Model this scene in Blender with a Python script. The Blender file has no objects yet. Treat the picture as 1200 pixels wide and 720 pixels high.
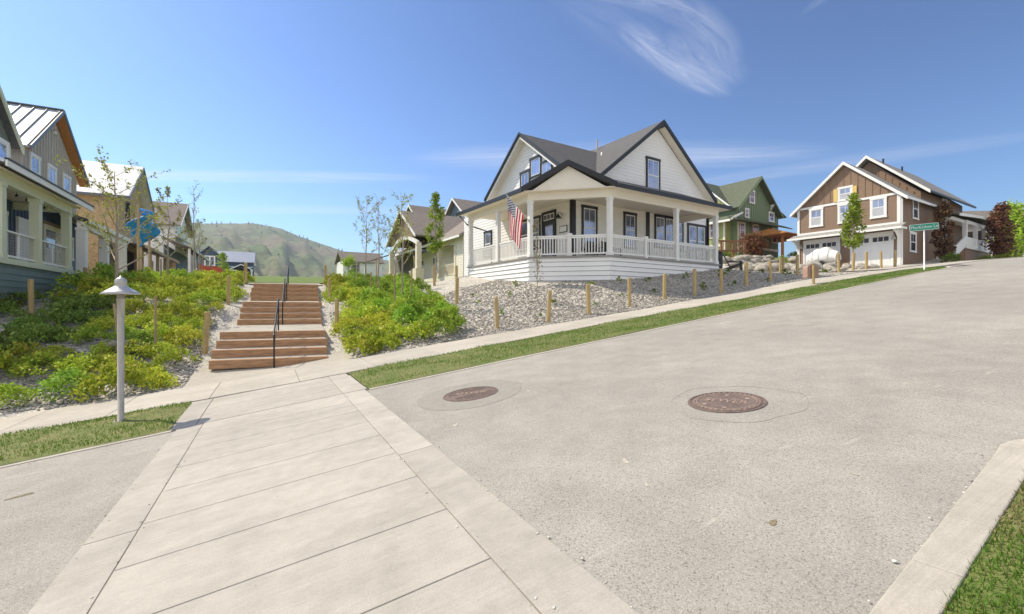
import bpy, math, random
import numpy as np
from mathutils import Vector, Matrix, noise as mnoise
random.seed(7); RNG = np.random.default_rng(11)
SC = bpy.context.scene; COL = SC.collection
R_ = math.radians
CAMH = 1.45; HEAD = R_(27.9)

# ---------------------------------------------------------------- materials
def mat(name):
    m = bpy.data.materials.new(name); m.use_nodes = True
    nt = m.node_tree; b = nt.nodes['Principled BSDF']
    return m, nt, b
def lin(c): return (c[0], c[1], c[2], 1.0)
def node(nt, t, **kw):
    n = nt.nodes.new(t)
    for k, v in kw.items():
        if k in n.inputs.keys(): n.inputs[k].default_value = v
        else: setattr(n, k, v)
    return n
def math_n(nt, op, a, b=None, clamp=False):
    n = nt.nodes.new('ShaderNodeMath'); n.operation = op; n.use_clamp = clamp
    for i, v in enumerate((a, b)):
        if v is None: continue
        if isinstance(v, (int, float)): n.inputs[i].default_value = v
        else: nt.links.new(v, n.inputs[i])
    return n.outputs[0]
def mixc(nt, f, a, b, mode='MIX'):
    n = nt.nodes.new('ShaderNodeMix'); n.data_type = 'RGBA'; n.blend_type = mode
    for s, v in ((0, f), (6, a), (7, b)):
        if isinstance(v, (int, float)): n.inputs[s].default_value = v
        elif isinstance(v, tuple): n.inputs[s].default_value = lin(v)
        else: nt.links.new(v, n.inputs[s])
    return n.outputs[2]
def ramp(nt, fac, stops):
    n = nt.nodes.new('ShaderNodeValToRGB'); e = n.color_ramp.elements
    while len(e) < len(stops): e.new(0.5)
    for i, (p, c) in enumerate(stops):
        e[i].position = p; e[i].color = lin(c) if isinstance(c, tuple) else (c, c, c, 1)
    nt.links.new(fac, n.inputs[0]); return n.outputs[0]
def coords(nt, kind='Object', scale=None):
    t = nt.nodes.new('ShaderNodeTexCoord'); o = t.outputs[kind]
    if scale:
        mp = nt.nodes.new('ShaderNodeMapping'); mp.inputs['Scale'].default_value = scale
        nt.links.new(o, mp.inputs[0]); o = mp.outputs[0]
    return o
def wpos(nt):
    return nt.nodes.new('ShaderNodeNewGeometry').outputs['Position']
def noise(nt, vec, scale, detail=3, rough=.55):
    n = node(nt, 'ShaderNodeTexNoise', Scale=scale, Detail=detail, Roughness=rough)
    nt.links.new(vec, n.inputs['Vector']); return n.outputs['Fac']
def bump(nt, b, h, strength=.3, dist=.01):
    n = node(nt, 'ShaderNodeBump', Strength=strength, Distance=dist)
    nt.links.new(h, n.inputs['Height']); nt.links.new(n.outputs[0], b.inputs['Normal'])
def plain(name, c, rough=.6, var=.12, scale=3.0, fine=0.0, metal=0.0, spec=.5, stretch=None, bmp=0.0):
    m, nt, b = mat(name)
    v = coords(nt, 'Object', stretch)
    f = noise(nt, v, scale, 4)
    col = ramp(nt, f, [(.3, tuple(x * (1 - var) for x in c)), (.7, tuple(min(1, x * (1 + var)) for x in c))])
    if fine:
        f2 = noise(nt, v, scale * 12, 2)
        col = mixc(nt, fine, col, ramp(nt, f2, [(.35, .15), (.65, .85)]), 'OVERLAY')
    nt.links.new(col, b.inputs['Base Color'])
    b.inputs['Roughness'].default_value = rough; b.inputs['Metallic'].default_value = metal
    b.inputs['Specular IOR Level'].default_value = spec
    if bmp: bump(nt, b, noise(nt, v, scale * 8, 3), bmp, .01)
    return m
def island(name, stops, rough=.7, trans=0.0, subs=0.0):
    """per-loose-piece colour (leaves, stones, blades)"""
    m, nt, b = mat(name)
    g = nt.nodes.new('ShaderNodeNewGeometry')
    col = ramp(nt, g.outputs['Random Per Island'], stops)
    oi = nt.nodes.new('ShaderNodeObjectInfo')
    hs = nt.nodes.new('ShaderNodeHueSaturation')
    nt.links.new(math_n(nt, 'ADD', math_n(nt, 'MULTIPLY', math_n(nt, 'FRACT', math_n(nt, 'MULTIPLY', oi.outputs['Random'], 7.31)), .04), .488), hs.inputs['Hue'])
    nt.links.new(math_n(nt, 'ADD', math_n(nt, 'MULTIPLY', oi.outputs['Random'], .55), .66), hs.inputs['Value'])
    nt.links.new(col, hs.inputs['Color']); col = hs.outputs[0]
    nt.links.new(col, b.inputs['Base Color']); b.inputs['Roughness'].default_value = rough
    b.inputs['Specular IOR Level'].default_value = .25
    if trans:
        tr = nt.nodes.new('ShaderNodeBsdfTranslucent'); nt.links.new(mixc(nt, .5, col, (.35, .42, .05), 'MIX'), tr.inputs[0])
        mx = nt.nodes.new('ShaderNodeMixShader'); mx.inputs[0].default_value = trans
        nt.links.new(b.outputs[0], mx.inputs[1]); nt.links.new(tr.outputs[0], mx.inputs[2])
        nt.links.new(mx.outputs[0], nt.nodes['Material Output'].inputs[0])
    return m
def shingle(name, c):
    m, nt, b = mat(name)
    v = coords(nt)
    sx = nt.nodes.new('ShaderNodeSeparateXYZ'); nt.links.new(v, sx.inputs[0])
    a = math_n(nt, 'FRACT', math_n(nt, 'MULTIPLY', sx.outputs[2], 8.0))
    f = noise(nt, v, 7, 3); f2 = noise(nt, v, 60, 2)
    col = ramp(nt, f, [(.3, tuple(x * .75 for x in c)), (.7, tuple(x * 1.25 for x in c))])
    col = mixc(nt, .5, col, ramp(nt, f2, [(.3, .2), (.7, .8)]), 'OVERLAY')
    nt.links.new(col, b.inputs['Base Color']); b.inputs['Roughness'].default_value = .9
    bump(nt, b, math_n(nt, 'ADD', a, math_n(nt, 'MULTIPLY', f2, .6)), .6, .02)
    return m

M = {}
M['white'] = plain('white_paint', (.86, .85, .82), .5, .03, 1.2)
M['wsiding'] = plain('white_siding', (.88, .87, .855), .55, .03, 1.0)
M['pwall_bounce'] = plain('porch_wall_warm_bounce', (.88, .84, .76), .55, .03)  # same white wall, with the warm bounce under the porch put into its colour
M['cream'] = plain('cream_paint', (.78, .70, .56), .55, .03)
M['ceilcream'] = plain('cream_ceiling', (.87, .80, .68), .6, .03)
M['black'] = plain('black_trim', (.018, .02, .024), .45, .1)
M['shgrey'] = shingle('grey_shingles', (.115, .113, .115))
M['shbrown'] = shingle('brown_grey_shingles', (.24, .205, .18))
M['shlight'] = shingle('light_grey_shingles', (.30, .285, .265))
M['shgreen'] = shingle('green_shingles', (.11, .13, .085))
M['deck'] = plain('deck_board', (.30, .28, .26), .7, .1)
M['green'] = plain('green_siding', (.34, .38, .14), .6, .05)
M['dgreen'] = plain('dark_green_siding', (.22, .285, .16), .6, .05)
M['brown'] = plain('brown_siding', (.255, .165, .105), .6, .06)
M['brownbb'] = plain('brown_board', (.265, .17, .105), .6, .06)
M['teal'] = plain('teal_siding', (.15, .205, .19), .55, .05)
M['navy'] = plain('navy_siding', (.05, .085, .15), .55, .06)
M['sage'] = plain('sage_paint', (.66, .68, .50), .5, .03)
M['sagegrey'] = plain('sage_grey_siding', (.21, .24, .21), .55, .05)
M['beige'] = plain('beige_board', (.50, .455, .395), .6, .05)
M['metal'] = plain('metal_roof', (.62, .63, .65), .35, .05, 1.5, metal=.5)
M['seam'] = plain('roof_seam', (.16, .17, .18), .45, .08, metal=.3)
M['osb'] = plain('osb_sheathing', (.60, .42, .22), .8, .25, 6, fine=.5)
M['membrane'] = plain('roof_membrane', (.74, .75, .77), .6, .16, 2.5, fine=.35)
M['ltan'] = plain('tan_cottage_siding', (.84, .79, .69), .6, .04)
M['bluegrey'] = plain('blue_grey_siding', (.13, .19, .23), .6, .06)
M['lightblue'] = plain('pale_blue_siding', (.50, .58, .62), .6, .06)
M['cedar'] = plain('cedar_wood', (.50, .20, .05), .55, .2, 2, stretch=(6, 6, .6), fine=.3)
M['cedard'] = plain('dark_cedar', (.24, .105, .045), .6, .2, 2, stretch=(6, 6, .6), fine=.3)
M['post'] = plain('treated_post_wood', (.46, .335, .15), .75, .2, 3, stretch=(8, 8, 1), fine=.4)
M['stake'] = plain('stake_wood', (.36, .26, .15), .8, .2, 3, stretch=(8, 8, 1), fine=.3)
M['timber'] = plain('step_timber', (.44, .25, .135), .85, .34, 2.2, stretch=(1, 8, 8), fine=.4, bmp=.2)
M['lumber'] = plain('raw_lumber', (.52, .38, .22), .75, .15, 3, fine=.3)
M['bark'] = plain('sapling_bark', (.36, .30, .24), .85, .25, 9, fine=.4)
M['barkd'] = plain('dark_bark', (.08, .06, .05), .9, .25, 9, fine=.4)
M['iron'] = plain('dark_iron', (.02, .022, .028), .5, .1, metal=.4)
M['rust'] = plain('cast_iron', (.19, .14, .12), .75, .25, 14, fine=.4, metal=.25)
M['rustl'] = plain('worn_cast_iron', (.42, .31, .25), .6, .2, 14, fine=.3, metal=.2)
M['galv'] = plain('weathered_zinc', (.48, .45, .41), .6, .16, 9, metal=.1, stretch=(3, 3, .7))
M['lampcap'] = plain('pale_copper_cap', (.55, .535, .51), .42, .08, 6, metal=.45)
M['lens'] = plain('lamp_lens', (.55, .5, .42), .3, .05)
M['boat'] = plain('boat_cover', (.74, .74, .72), .55, .06, 2)
M['yellow'] = plain('yellow_shutter', (.72, .52, .16), .5, .04)
M['gdoor'] = plain('garage_door_white', (.78, .78, .77), .45, .03)
M['tarp'] = plain('blue_tarp', (.02, .30, .78), .4, .2, 5)
M['ofence'] = plain('orange_mesh', (.75, .12, .04), .6, .1)
M['pink'] = plain('mailbox_paint', (.40, .26, .21), .6, .12)
M['rock'] = plain('boulder_stone', (.36, .33, .28), .9, .3, 2.5, fine=.5, bmp=.6)
M['rockd'] = plain('garden_boulder', (.28, .245, .195), .9, .2, 2.5, fine=.4, bmp=.5)
M['signgreen'] = plain('sign_green', (.01, .32, .20), .4, .02)
M['signwhite'] = plain('sign_white', (.80, .82, .82), .4, .02)
M['wreath'] = plain('wreath_leaves', (.10, .11, .05), .8, .3, 20)
M['chairdark'] = plain('dark_chair_plastic', (.02, .022, .027), .5, .1)
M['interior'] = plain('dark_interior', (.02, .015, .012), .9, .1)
def pane_mat(name, c, metal=.55):
    m, nt, b = mat(name)
    v = coords(nt); f = noise(nt, v, 1.1, 1)
    nt.links.new(ramp(nt, f, [(.4, tuple(x * .7 for x in c)), (.6, tuple(x * 1.2 for x in c))]), b.inputs['Base Color'])
    b.inputs['Roughness'].default_value = .06; b.inputs['Metallic'].default_value = metal
    b.inputs['Specular IOR Level'].default_value = .8
    return m
M['pane'] = pane_mat('window_glass', (.30, .34, .46))
M['paneD'] = pane_mat('dark_window_glass', (.10, .10, .12), .3)
M['paneR'] = pane_mat('rosy_window_glass', (.30, .17, .19), .4)
M['blind'] = plain('blind_slats', (.48, .49, .52), .5, .05)

# foliage
M['shrub'] = island('shrub_leaf', [(0, (.26, .35, .03)), (.35, (.50, .58, .045)), (.84, (.70, .72, .08)), (.95, (.70, .58, .10)), (1, (.58, .32, .09))], .6, .34)
M['shrubg'] = island('green_shrub_leaf', [(0, (.17, .30, .03)), (.5, (.36, .54, .05)), (.88, (.52, .64, .08)), (1, (.58, .54, .11))], .6, .32)
M['shrubd'] = island('deep_green_shrub_leaf', [(0, (.12, .18, .04)), (.6, (.22, .31, .05)), (1, (.32, .40, .07))], .6, .32)
M['twig'] = plain('shrub_twig', (.12, .085, .055), .9, .2)
M['leafy'] = island('young_leaf', [(0, (.20, .21, .04)), (.5, (.33, .32, .07)), (.85, (.40, .38, .12)), (1, (.30, .22, .08))], .55, .35)
M['leafg'] = island('bright_leaf', [(0, (.20, .30, .025)), (.5, (.36, .50, .04)), (1, (.50, .60, .08))], .5, .45)
M['leafp'] = island('purple_leaf', [(0, (.08, .026, .03)), (.5, (.15, .05, .045)), (.9, (.24, .10, .065)), (1, (.30, .16, .08))], .55, .2)
M['leafm'] = island('maple_leaf', [(0, (.14, .03, .04)), (.6, (.25, .06, .07)), (1, (.34, .12, .09))], .5, .3)
M['leafb'] = island('brown_leaf', [(0, (.16, .13, .05)), (.6, (.24, .19, .08)), (1, (.22, .13, .07))], .6, .3)
M['chart'] = island('chartreuse_leaf', [(0, (.22, .26, .02)), (1, (.42, .44, .05))], .6, .3)
M['conifer'] = island('conifer_needles', [(0, (.018, .03, .016)), (1, (.04, .055, .028))], .8)
M['blade'] = island('grass_blade', [(0, (.07, .14, .015)), (.5, (.115, .21, .022)), (.92, (.17, .26, .035)), (1, (.30, .28, .10))], .7, .25)
M['bladedry'] = island('dry_grass_blade', [(0, (.20, .19, .07)), (.5, (.33, .28, .13)), (1, (.42, .36, .20))], .8, .2)
M['stone'] = island('gravel_stone', [(0, (.30, .275, .25)), (.35, (.50, .47, .42)), (.75, (.66, .62, .56)), (1, (.80, .77, .70))], .85)

# ground surfaces
def m_asphalt():
    m, nt, b = mat('asphalt_surface'); p = wpos(nt)
    big = noise(nt, p, .35, 5, .6); mid = noise(nt, p, 2.6, 4)
    vo = node(nt, 'ShaderNodeTexVoronoi', Scale=150.0); nt.links.new(p, vo.inputs['Vector'])
    sp = nt.nodes.new('ShaderNodeSeparateColor'); nt.links.new(vo.outputs['Color'], sp.inputs[0])
    col = ramp(nt, sp.outputs[0], [(0, (.20, .185, .165)), (.15, (.325, .302, .268)), (.75, (.375, .35, .312)), (1, (.45, .425, .385))])
    col = mixc(nt, .5, col, ramp(nt, big, [(.3, .38), (.7, .62)]), 'OVERLAY')
    col = mixc(nt, .35, col, ramp(nt, mid, [(.3, .36), (.7, .62)]), 'OVERLAY')
    fn = noise(nt, p, 55, 2)
    pit = ramp(nt, fn, [(.27, 1.0), (.36, 0.0)])
    col = mixc(nt, math_n(nt, 'MULTIPLY', pit, .7), col, (.09, .085, .08))
    # faint tyre wear lanes along the street
    sx = nt.nodes.new('ShaderNodeSeparateXYZ'); nt.links.new(p, sx.inputs[0])
    w1 = math_n(nt, 'SINE', math_n(nt, 'MULTIPLY', sx.outputs[1], 2.1))
    wv = math_n(nt, 'MULTIPLY', math_n(nt, 'ADD', w1, 1.0), math_n(nt, 'MULTIPLY', noise(nt, p, .6, 3), .10))
    col = mixc(nt, wv, col, (.42, .40, .37))
    # a few pale scuffs and a brown oil spot
    sc = noise(nt, coords(nt, 'Object', (1.2, 5.5, 1)), 1.4, 2)
    col = mixc(nt, ramp(nt, sc, [(.70, 0.0), (.76, .35)]), col, (.55, .51, .44))
    nt.links.new(col, b.inputs['Base Color']); b.inputs['Roughness'].default_value = .95; b.inputs['Specular IOR Level'].default_value = .3
    h = math_n(nt, 'ADD', math_n(nt, 'MULTIPLY', vo.outputs['Distance'], -.9), math_n(nt, 'MULTIPLY', fn, 1.1))
    bump(nt, b, h, .32, .005)
    return m
def m_conc(name, c, seed=0):
    m, nt, b = mat(name); p = wpos(nt)
    oi = nt.nodes.new('ShaderNodeNewGeometry').outputs['Random Per Island']
    big = noise(nt, p, .8, 5, .6); fine = noise(nt, p, 110, 2); mid = noise(nt, p, 7, 4)
    br = noise(nt, coords(nt, 'Object', (2.5, 90, 1)), 1.0, 2)
    col = ramp(nt, big, [(.28, tuple(x * .85 for x in c)), (.72, tuple(x * 1.08 for x in c))])
    ln = noise(nt, coords(nt, 'Object', (.35, 2.6, 1)), 1.0, 4, .6)
    col = mixc(nt, ramp(nt, ln, [(.50, 0.0), (.68, .34)]), col, tuple(x * .70 for x in c))
    col = mixc(nt, .35, col, ramp(nt, mid, [(.3, .38), (.7, .6)]), 'OVERLAY')
    col = mixc(nt, .3, col, ramp(nt, fine, [(.3, .34), (.7, .64)]), 'OVERLAY')
    col = mixc(nt, .18, col, ramp(nt, br, [(.3, .35), (.7, .65)]), 'OVERLAY')
    spot = noise(nt, p, 16, 1)
    col = mixc(nt, ramp(nt, spot, [(.15, .5), (.22, 0.0)]), col, (.16, .14, .12))
    hs = nt.nodes.new('ShaderNodeHueSaturation'); nt.links.new(math_n(nt, 'ADD', math_n(nt, 'MULTIPLY', oi, .13), .92), hs.inputs['Value'])
    nt.links.new(col, hs.inputs['Color'])
    nt.links.new(hs.outputs[0], b.inputs['Base Color']); b.inputs['Roughness'].default_value = .88; b.inputs['Specular IOR Level'].default_value = .3
    bump(nt, b, math_n(nt, 'ADD', fine, br), .12, .004)
    return m
def m_gravel(name, c0, c1, sc):
    m, nt, b = mat(name); p = wpos(nt)
    vo = node(nt, 'ShaderNodeTexVoronoi', Scale=sc); nt.links.new(p, vo.inputs['Vector'])
    sp = nt.nodes.new('ShaderNodeSeparateColor'); nt.links.new(vo.outputs['Color'], sp.inputs[0])
    col = ramp(nt, sp.outputs[0], [(0, c0), (1, c1)])
    edge = ramp(nt, vo.outputs['Distance'], [(.45, 0.0), (.85, .6)])
    col = mixc(nt, edge, col, tuple(x * .35 for x in c0))
    col = mixc(nt, .4, col, ramp(nt, noise(nt, p, .7, 4), [(.3, .4), (.7, .62)]), 'OVERLAY')
    nt.links.new(col, b.inputs['Base Color']); b.inputs['Roughness'].default_value = .92
    bump(nt, b, math_n(nt, 'MULTIPLY', vo.outputs['Distance'], -1.0), .6, .8 / sc)
    return m
def m_soil(name, a, c, scale):
    m, nt, b = mat(name); p = wpos(nt)
    f = noise(nt, p, scale, 5, .65); f2 = noise(nt, p, scale * 14, 3)
    col = ramp(nt, f, [(.35, a), (.65, c)])
    col = mixc(nt, .5, col, ramp(nt, f2, [(.3, .3), (.7, .7)]), 'OVERLAY')
    nt.links.new(col, b.inputs['Base Color']); b.inputs['Roughness'].default_value = .95
    bump(nt, b, f2, .6, .03); return m
M['asphalt'] = m_asphalt()
M['conc'] = m_conc('walk_concrete', (.47, .435, .385))
M['concs'] = m_conc('sidewalk_concrete', (.50, .46, .40))
M['joint'] = plain('joint_dirt', (.25, .215, .175), .95, .3, 8)
M['gravel'] = m_gravel('crushed_gravel', (.42, .39, .345), (.70, .655, .58), 18)
M['fines'] = m_gravel('crusher_fines', (.42, .385, .33), (.58, .535, .46), 60)
M['turf'] = m_soil('turf_soil', (.11, .155, .03), (.20, .20, .07), 2.2)
M['lawn'] = m_soil('far_lawn', (.10, .16, .025), (.16, .22, .035), 3)
M['patch'] = m_soil('patched_asphalt', (.34, .317, .28), (.385, .36, .32), 9)
M['stain'] = plain('oil_stain', (.20, .165, .10), .9, .3, 30)
M['scuff'] = plain('pale_scuff', (.50, .46, .39), .9, .15, 30)
M['rubber'] = plain('tar_seam', (.315, .295, .258), .9, .3, 20)

# ---------------------------------------------------------------- mesh helpers
class MB:
    def __init__(s, off=(0, 0, 0)): s.v = []; s.f = []; s.o = off
    def add(s, pts):
        n = len(s.v); o = s.o
        s.v.extend((p[0] + o[0], p[1] + o[1], p[2] + o[2]) for p in pts); return n
    def poly(s, pts):
        n = s.add(pts); s.f.append(tuple(range(n, n + len(pts))))
    def hexa(s, p):
        n = s.add(p)
        for q in ((0, 3, 2, 1), (4, 5, 6, 7), (0, 1, 5, 4), (1, 2, 6, 5), (2, 3, 7, 6), (3, 0, 4, 7)):
            s.f.append(tuple(n + i for i in q))
    def box(s, x0, x1, y0, y1, z0, z1):
        s.hexa([(x0, y0, z0), (x1, y0, z0), (x1, y1, z0), (x0, y1, z0), (x0, y0, z1), (x1, y0, z1), (x1, y1, z1), (x0, y1, z1)])
    def fbox(s, F, s0, s1, z0, z1, d0, d1):
        s.hexa([F(s0, z0, d0), F(s1, z0, d0), F(s1, z0, d1), F(s0, z0, d1), F(s0, z1, d0), F(s1, z1, d0), F(s1, z1, d1), F(s0, z1, d1)])
    def prism(s, pts, vec):
        a = [Vector(p) for p in pts]; b = [p + Vector(vec) for p in a]; k = len(a)
        n = s.add([tuple(p) for p in a + b])
        s.f.append(tuple(range(n, n + k))); s.f.append(tuple(range(n + 2 * k - 1, n + k - 1, -1)))
        for i in range(k): s.f.append((n + i, n + (i + 1) % k, n + k + (i + 1) % k, n + k + i))
    def slab(s, pts, t):
        a = [Vector(p) for p in pts]; nn = (a[1] - a[0]).cross(a[2] - a[0]).normalized()
        if nn.z < 0: nn = -nn
        s.prism(pts, -nn * t)
    def beam(s, p, q, w, h, up=(0, 0, 1)):
        p = Vector(p); q = Vector(q); d = (q - p).normalized(); u = Vector(up)
        sd = d.cross(u)
        if sd.length < 1e-4: sd = d.cross(Vector((1, 0, 0)))
        sd.normalize(); u = sd.cross(d)
        a = sd * w / 2; b = u * h / 2
        s.hexa([tuple(x) for x in (p - a - b, p + a - b, q + a - b, q - a - b, p - a + b, p + a + b, q + a + b, q - a + b)])
    def tube(s, pts, rad, n=8, cap=True):
        pts = [Vector(p) for p in pts]; rings = []
        if not hasattr(rad, '__len__'): rad = [rad] * len(pts)
        for i, p in enumerate(pts):
            d = (pts[min(i + 1, len(pts) - 1)] - pts[max(i - 1, 0)]).normalized()
            r = Vector((1, 0, 0)) if abs(d.x) < .8 else Vector((0, 1, 0))
            u = d.cross(r).normalized(); w = d.cross(u)
            rings.append(s.add([tuple(p + (u * math.cos(2 * math.pi * k / n) + w * math.sin(2 * math.pi * k / n)) * rad[i]) for k in range(n)]))
        for a, b in zip(rings, rings[1:]):
            for k in range(n): s.f.append((a + k, a + (k + 1) % n, b + (k + 1) % n, b + k))
        if cap:
            s.f.append(tuple(rings[0] + k for k in range(n))); s.f.append(tuple(rings[-1] + k for k in range(n)))
    def lathe(s, prof, c=(0, 0, 0), n=24):
        rings = [s.add([(c[0] + r * math.cos(2 * math.pi * k / n), c[1] + r * math.sin(2 * math.pi * k / n), c[2] + z) for k in range(n)]) for r, z in prof]
        for a, b in zip(rings, rings[1:]):
            for k in range(n): s.f.append((a + k, a + (k + 1) % n, b + (k + 1) % n, b + k))
        s.f.append(tuple(rings[0] + k for k in range(n))); s.f.append(tuple(rings[-1] + k for k in range(n)))
    def pieces(s):
        par = list(range(len(s.v)))
        def find(i):
            while par[i] != i: par[i] = par[par[i]]; i = par[i]
            return i
        for f in s.f:
            a = find(f[0])
            for i in f[1:]: par[find(i)] = a
        g = {}
        for f in s.f: g.setdefault(find(f[0]), []).append(f)
        out = []
        for fs in g.values():
            ids = sorted({i for f in fs for i in f}); mp = {i: k for k, i in enumerate(ids)}; q = MB(); q.v = [s.v[i] for i in ids]; q.f = [tuple(mp[i] for i in f) for f in fs]; out.append(q)
        return out
    def mesh(s, name):
        me = bpy.data.meshes.new(name); me.from_pydata(s.v, [], s.f); me.update(); return me
    def build(s, name, m, parent=None, smooth=False, bevel=0):
        me = s.mesh(name); return link(name, me, m, parent, smooth, bevel)
def link(name, me, m, parent=None, smooth=False, bevel=0):
    o = bpy.data.objects.new(name, me); COL.objects.link(o)
    if m and not me.materials: me.materials.append(m)
    if parent: o.parent = parent
    if smooth: me.polygons.foreach_set('use_smooth', [True] * len(me.polygons))
    if bevel:
        b = o.modifiers.new('edge', 'BEVEL'); b.width = bevel; b.segments = 2; b.limit_method = 'ANGLE'
    return o
def fast(name, V, F, m=None):
    V = np.asarray(V, np.float32); F = np.asarray(F, np.int32); k = F.shape[1]
    me = bpy.data.meshes.new(name)
    me.vertices.add(len(V)); me.vertices.foreach_set('co', V.ravel())
    me.loops.add(F.size); me.loops.foreach_set('vertex_index', F.ravel())
    me.polygons.add(len(F)); me.polygons.foreach_set('loop_start', np.arange(0, F.size, k, dtype=np.int32))
    me.polygons.foreach_set('loop_total', np.full(len(F), k, np.int32))
    me.update(calc_edges=True)
    if m: me.materials.append(m)
    return me
def tag(o, label=None, cat=None, group=None, kind=None):
    if label: o['label'] = label
    if cat: o['category'] = cat
    if group: o['group'] = group
    if kind: o['kind'] = kind
    return o
def empty(name, loc, rz=0):
    o = bpy.data.objects.new(name, None); COL.objects.link(o); o.location = loc; o.rotation_euler = (0, 0, rz)
    o.empty_display_size = .3; return o
def struct(o): o['kind'] = 'structure'; return o
def copy_tree(o, parent=None):
    c = o.copy(); COL.objects.link(c)
    if parent: c.parent = parent
    for ch in list(o.children): copy_tree(ch, c)
    return c
ORD = ['first', 'second', 'third', 'fourth', 'fifth', 'sixth', 'seventh', 'eighth', 'ninth', 'tenth', 'eleventh', 'twelfth', 'thirteenth', 'fourteenth', 'fifteenth', 'sixteenth', 'seventeenth', 'eighteenth']

# ---------------------------------------------------------------- terrain
_xs = np.array([-400, -90, -60, -30, 20, 24, 31, 42, 60, 400.]); _sl = np.array([0, 0, .04, .133, .133, .10, .10, .035, .0, .0])
_gx = np.arange(-400, 400.01, .5); _gs = np.interp(_gx, _xs, _sl)
_gz = np.concatenate([[0], np.cumsum((_gs[1:] + _gs[:-1]) / 2 * .5)]); _gz -= np.interp(0, _gx, _gz)
def zroad(X, Y): return np.interp(X, _gx, _gz) - .0116 * np.clip(Y, -40, 20)
CTRL = []
for x in list(range(-40, 70, 4)):
    for y in (10.5, 12.3): CTRL.append((x, y, float(zroad(x, y))))
CTRL += [(-1.75, 14.3, -.22), (-1.7, 15.8, .18), (-1.6, 17.5, .62), (-1.45, 19.3, .78), (-1.3, 20.6, 1.45), (-1.2, 22, 1.6), (-1.1, 23.6, 1.75), (-1.0, 26, 2.56),
         (1.85, 14.3, .1), (1.95, 16, .62), (2.05, 19.3, .82), (2.2, 20.8, 1.6), (2.35, 23.6, 1.75), (2.5, 26, 2.56),
         (.2, 14.0, -.19), (.35, 16, .3), (.45, 18.7, .66), (.5, 20.6, 1.2), (.6, 23, 1.6), (.7, 26.3, 2.4), (.7, 27.5, 2.6),
         (-6.8, 19.6, 1.0), (-7.4, 20.5, 1.5), (-7.6, 25, 2.0), (-9, 30, 2.7), (-9, 45, 3.9), (-9, 70, 5.3), (-25, 20, 1.2), (-25, 60, 4.5), (-10, 16, -.1), (-14, 18, .6),
         (0, 32, 2.98), (0, 40, 3.55), (0, 60, 4.9), (0, 85, 6.5), (0, 110, 7.0), (-30, 110, 6.8), (30, 110, 7.4), (-4.5, 21.9, 1.75), (-4.4, 27.2, 2.4), (-4, 33, 3.0), (-5, 16.5, .4),
         (4.5, 18, 1.25), (4.4, 21.4, 1.7), (4.4, 24.8, 2.3), (7.6, 23.5, 2.64), (6.7, 17.5, 1.6), (5, 15, .95), (4.5, 30, 2.9),
         (8.8, 14.6, 1.6), (10.1, 17.5, 2.58), (12.83, 15.2, 2.6), (9.6, 23.3, 3.2), (20.5, 15.9, 3.45), (16.5, 15.4, 2.95), (12, 22, 3.2), (20, 22, 3.8), (12.3, 30.8, 3.15), (11, 45, 3.9),
         (14, 30, 3.2), (26, 15, 3.3), (24, 19, 3.75), (28, 22, 4.1), (33, 22.5, 4.4), (36.5, 27, 5.6), (41.7, 30, 6.6), (50, 30, 6.9), (46, 36, 7.0), (30, 30, 4.9),
         (40, 15.8, 4.46), (39.7, 23, 4.7), (33, 15, 3.85), (47, 16, 5.3), (55, 16, 5.7), (66, 16, 6.0), (60, 30, 7), (60, 60, 8), (30, 60, 6), (90, 20, 7), (90, 60, 9), (-60, 40, 1), (-60, 80, 4)]
_C = np.array(CTRL, float)
def _phi(r): return np.sqrt(r * r + .25)
_D = np.sqrt(((_C[:, None, :2] - _C[None, :, :2]) ** 2).sum(-1)); _n = len(_C)
_A = np.zeros((_n + 3, _n + 3)); _A[:_n, :_n] = _phi(_D) + np.eye(_n) * -.02; _A[:_n, _n] = 1; _A[:_n, _n + 1:] = _C[:, :2]; _A[_n:, :_n] = _A[:_n, _n:].T
_W = np.linalg.solve(_A, np.concatenate([_C[:, 2], [0, 0, 0]]))
def terr(X, Y):
    X = np.atleast_1d(np.asarray(X, float)); Y = np.atleast_1d(np.asarray(Y, float))
    out = np.empty(X.shape).ravel(); xf = X.ravel(); yf = Y.ravel()
    for i in range(0, len(xf), 4000):
        a = xf[i:i + 4000]; b = yf[i:i + 4000]
        r = np.sqrt((a[:, None] - _C[None, :, 0]) ** 2 + (b[:, None] - _C[None, :, 1]) ** 2)
        out[i:i + 4000] = _phi(r) @ _W[:_n] + _W[_n] + _W[_n + 1] * a + _W[_n + 2] * b
    out = out.reshape(X.shape)
    t = np.clip((Y - 12.0) / .6, 0, 1)
    return zroad(X, Y) * (1 - t) + out * t
def tz(x, y): return float(terr(x, y)[0])
def grid(name, xs, ys, zf, m, keep=None):
    X, Y = np.meshgrid(xs, ys); Z = zf(X, Y); nx = len(xs); ny = len(ys)
    V = np.stack([X, Y, Z], -1).reshape(-1, 3)
    i = np.arange((nx - 1) * (ny - 1)); r = i // (nx - 1); c = i % (nx - 1); a = r * nx + c
    F = np.stack([a, a + 1, a + nx + 1, a + nx], -1)
    if keep is not None:
        cx = (X[:-1, :-1] + X[1:, 1:]).ravel() / 2; cy = (Y[:-1, :-1] + Y[1:, 1:]).ravel() / 2
        F = F[keep(cx, cy)]
    me = fast(name, V, F, m); o = link(name, me, None); me.polygons.foreach_set('use_smooth', [True] * len(me.polygons)); return o

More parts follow.
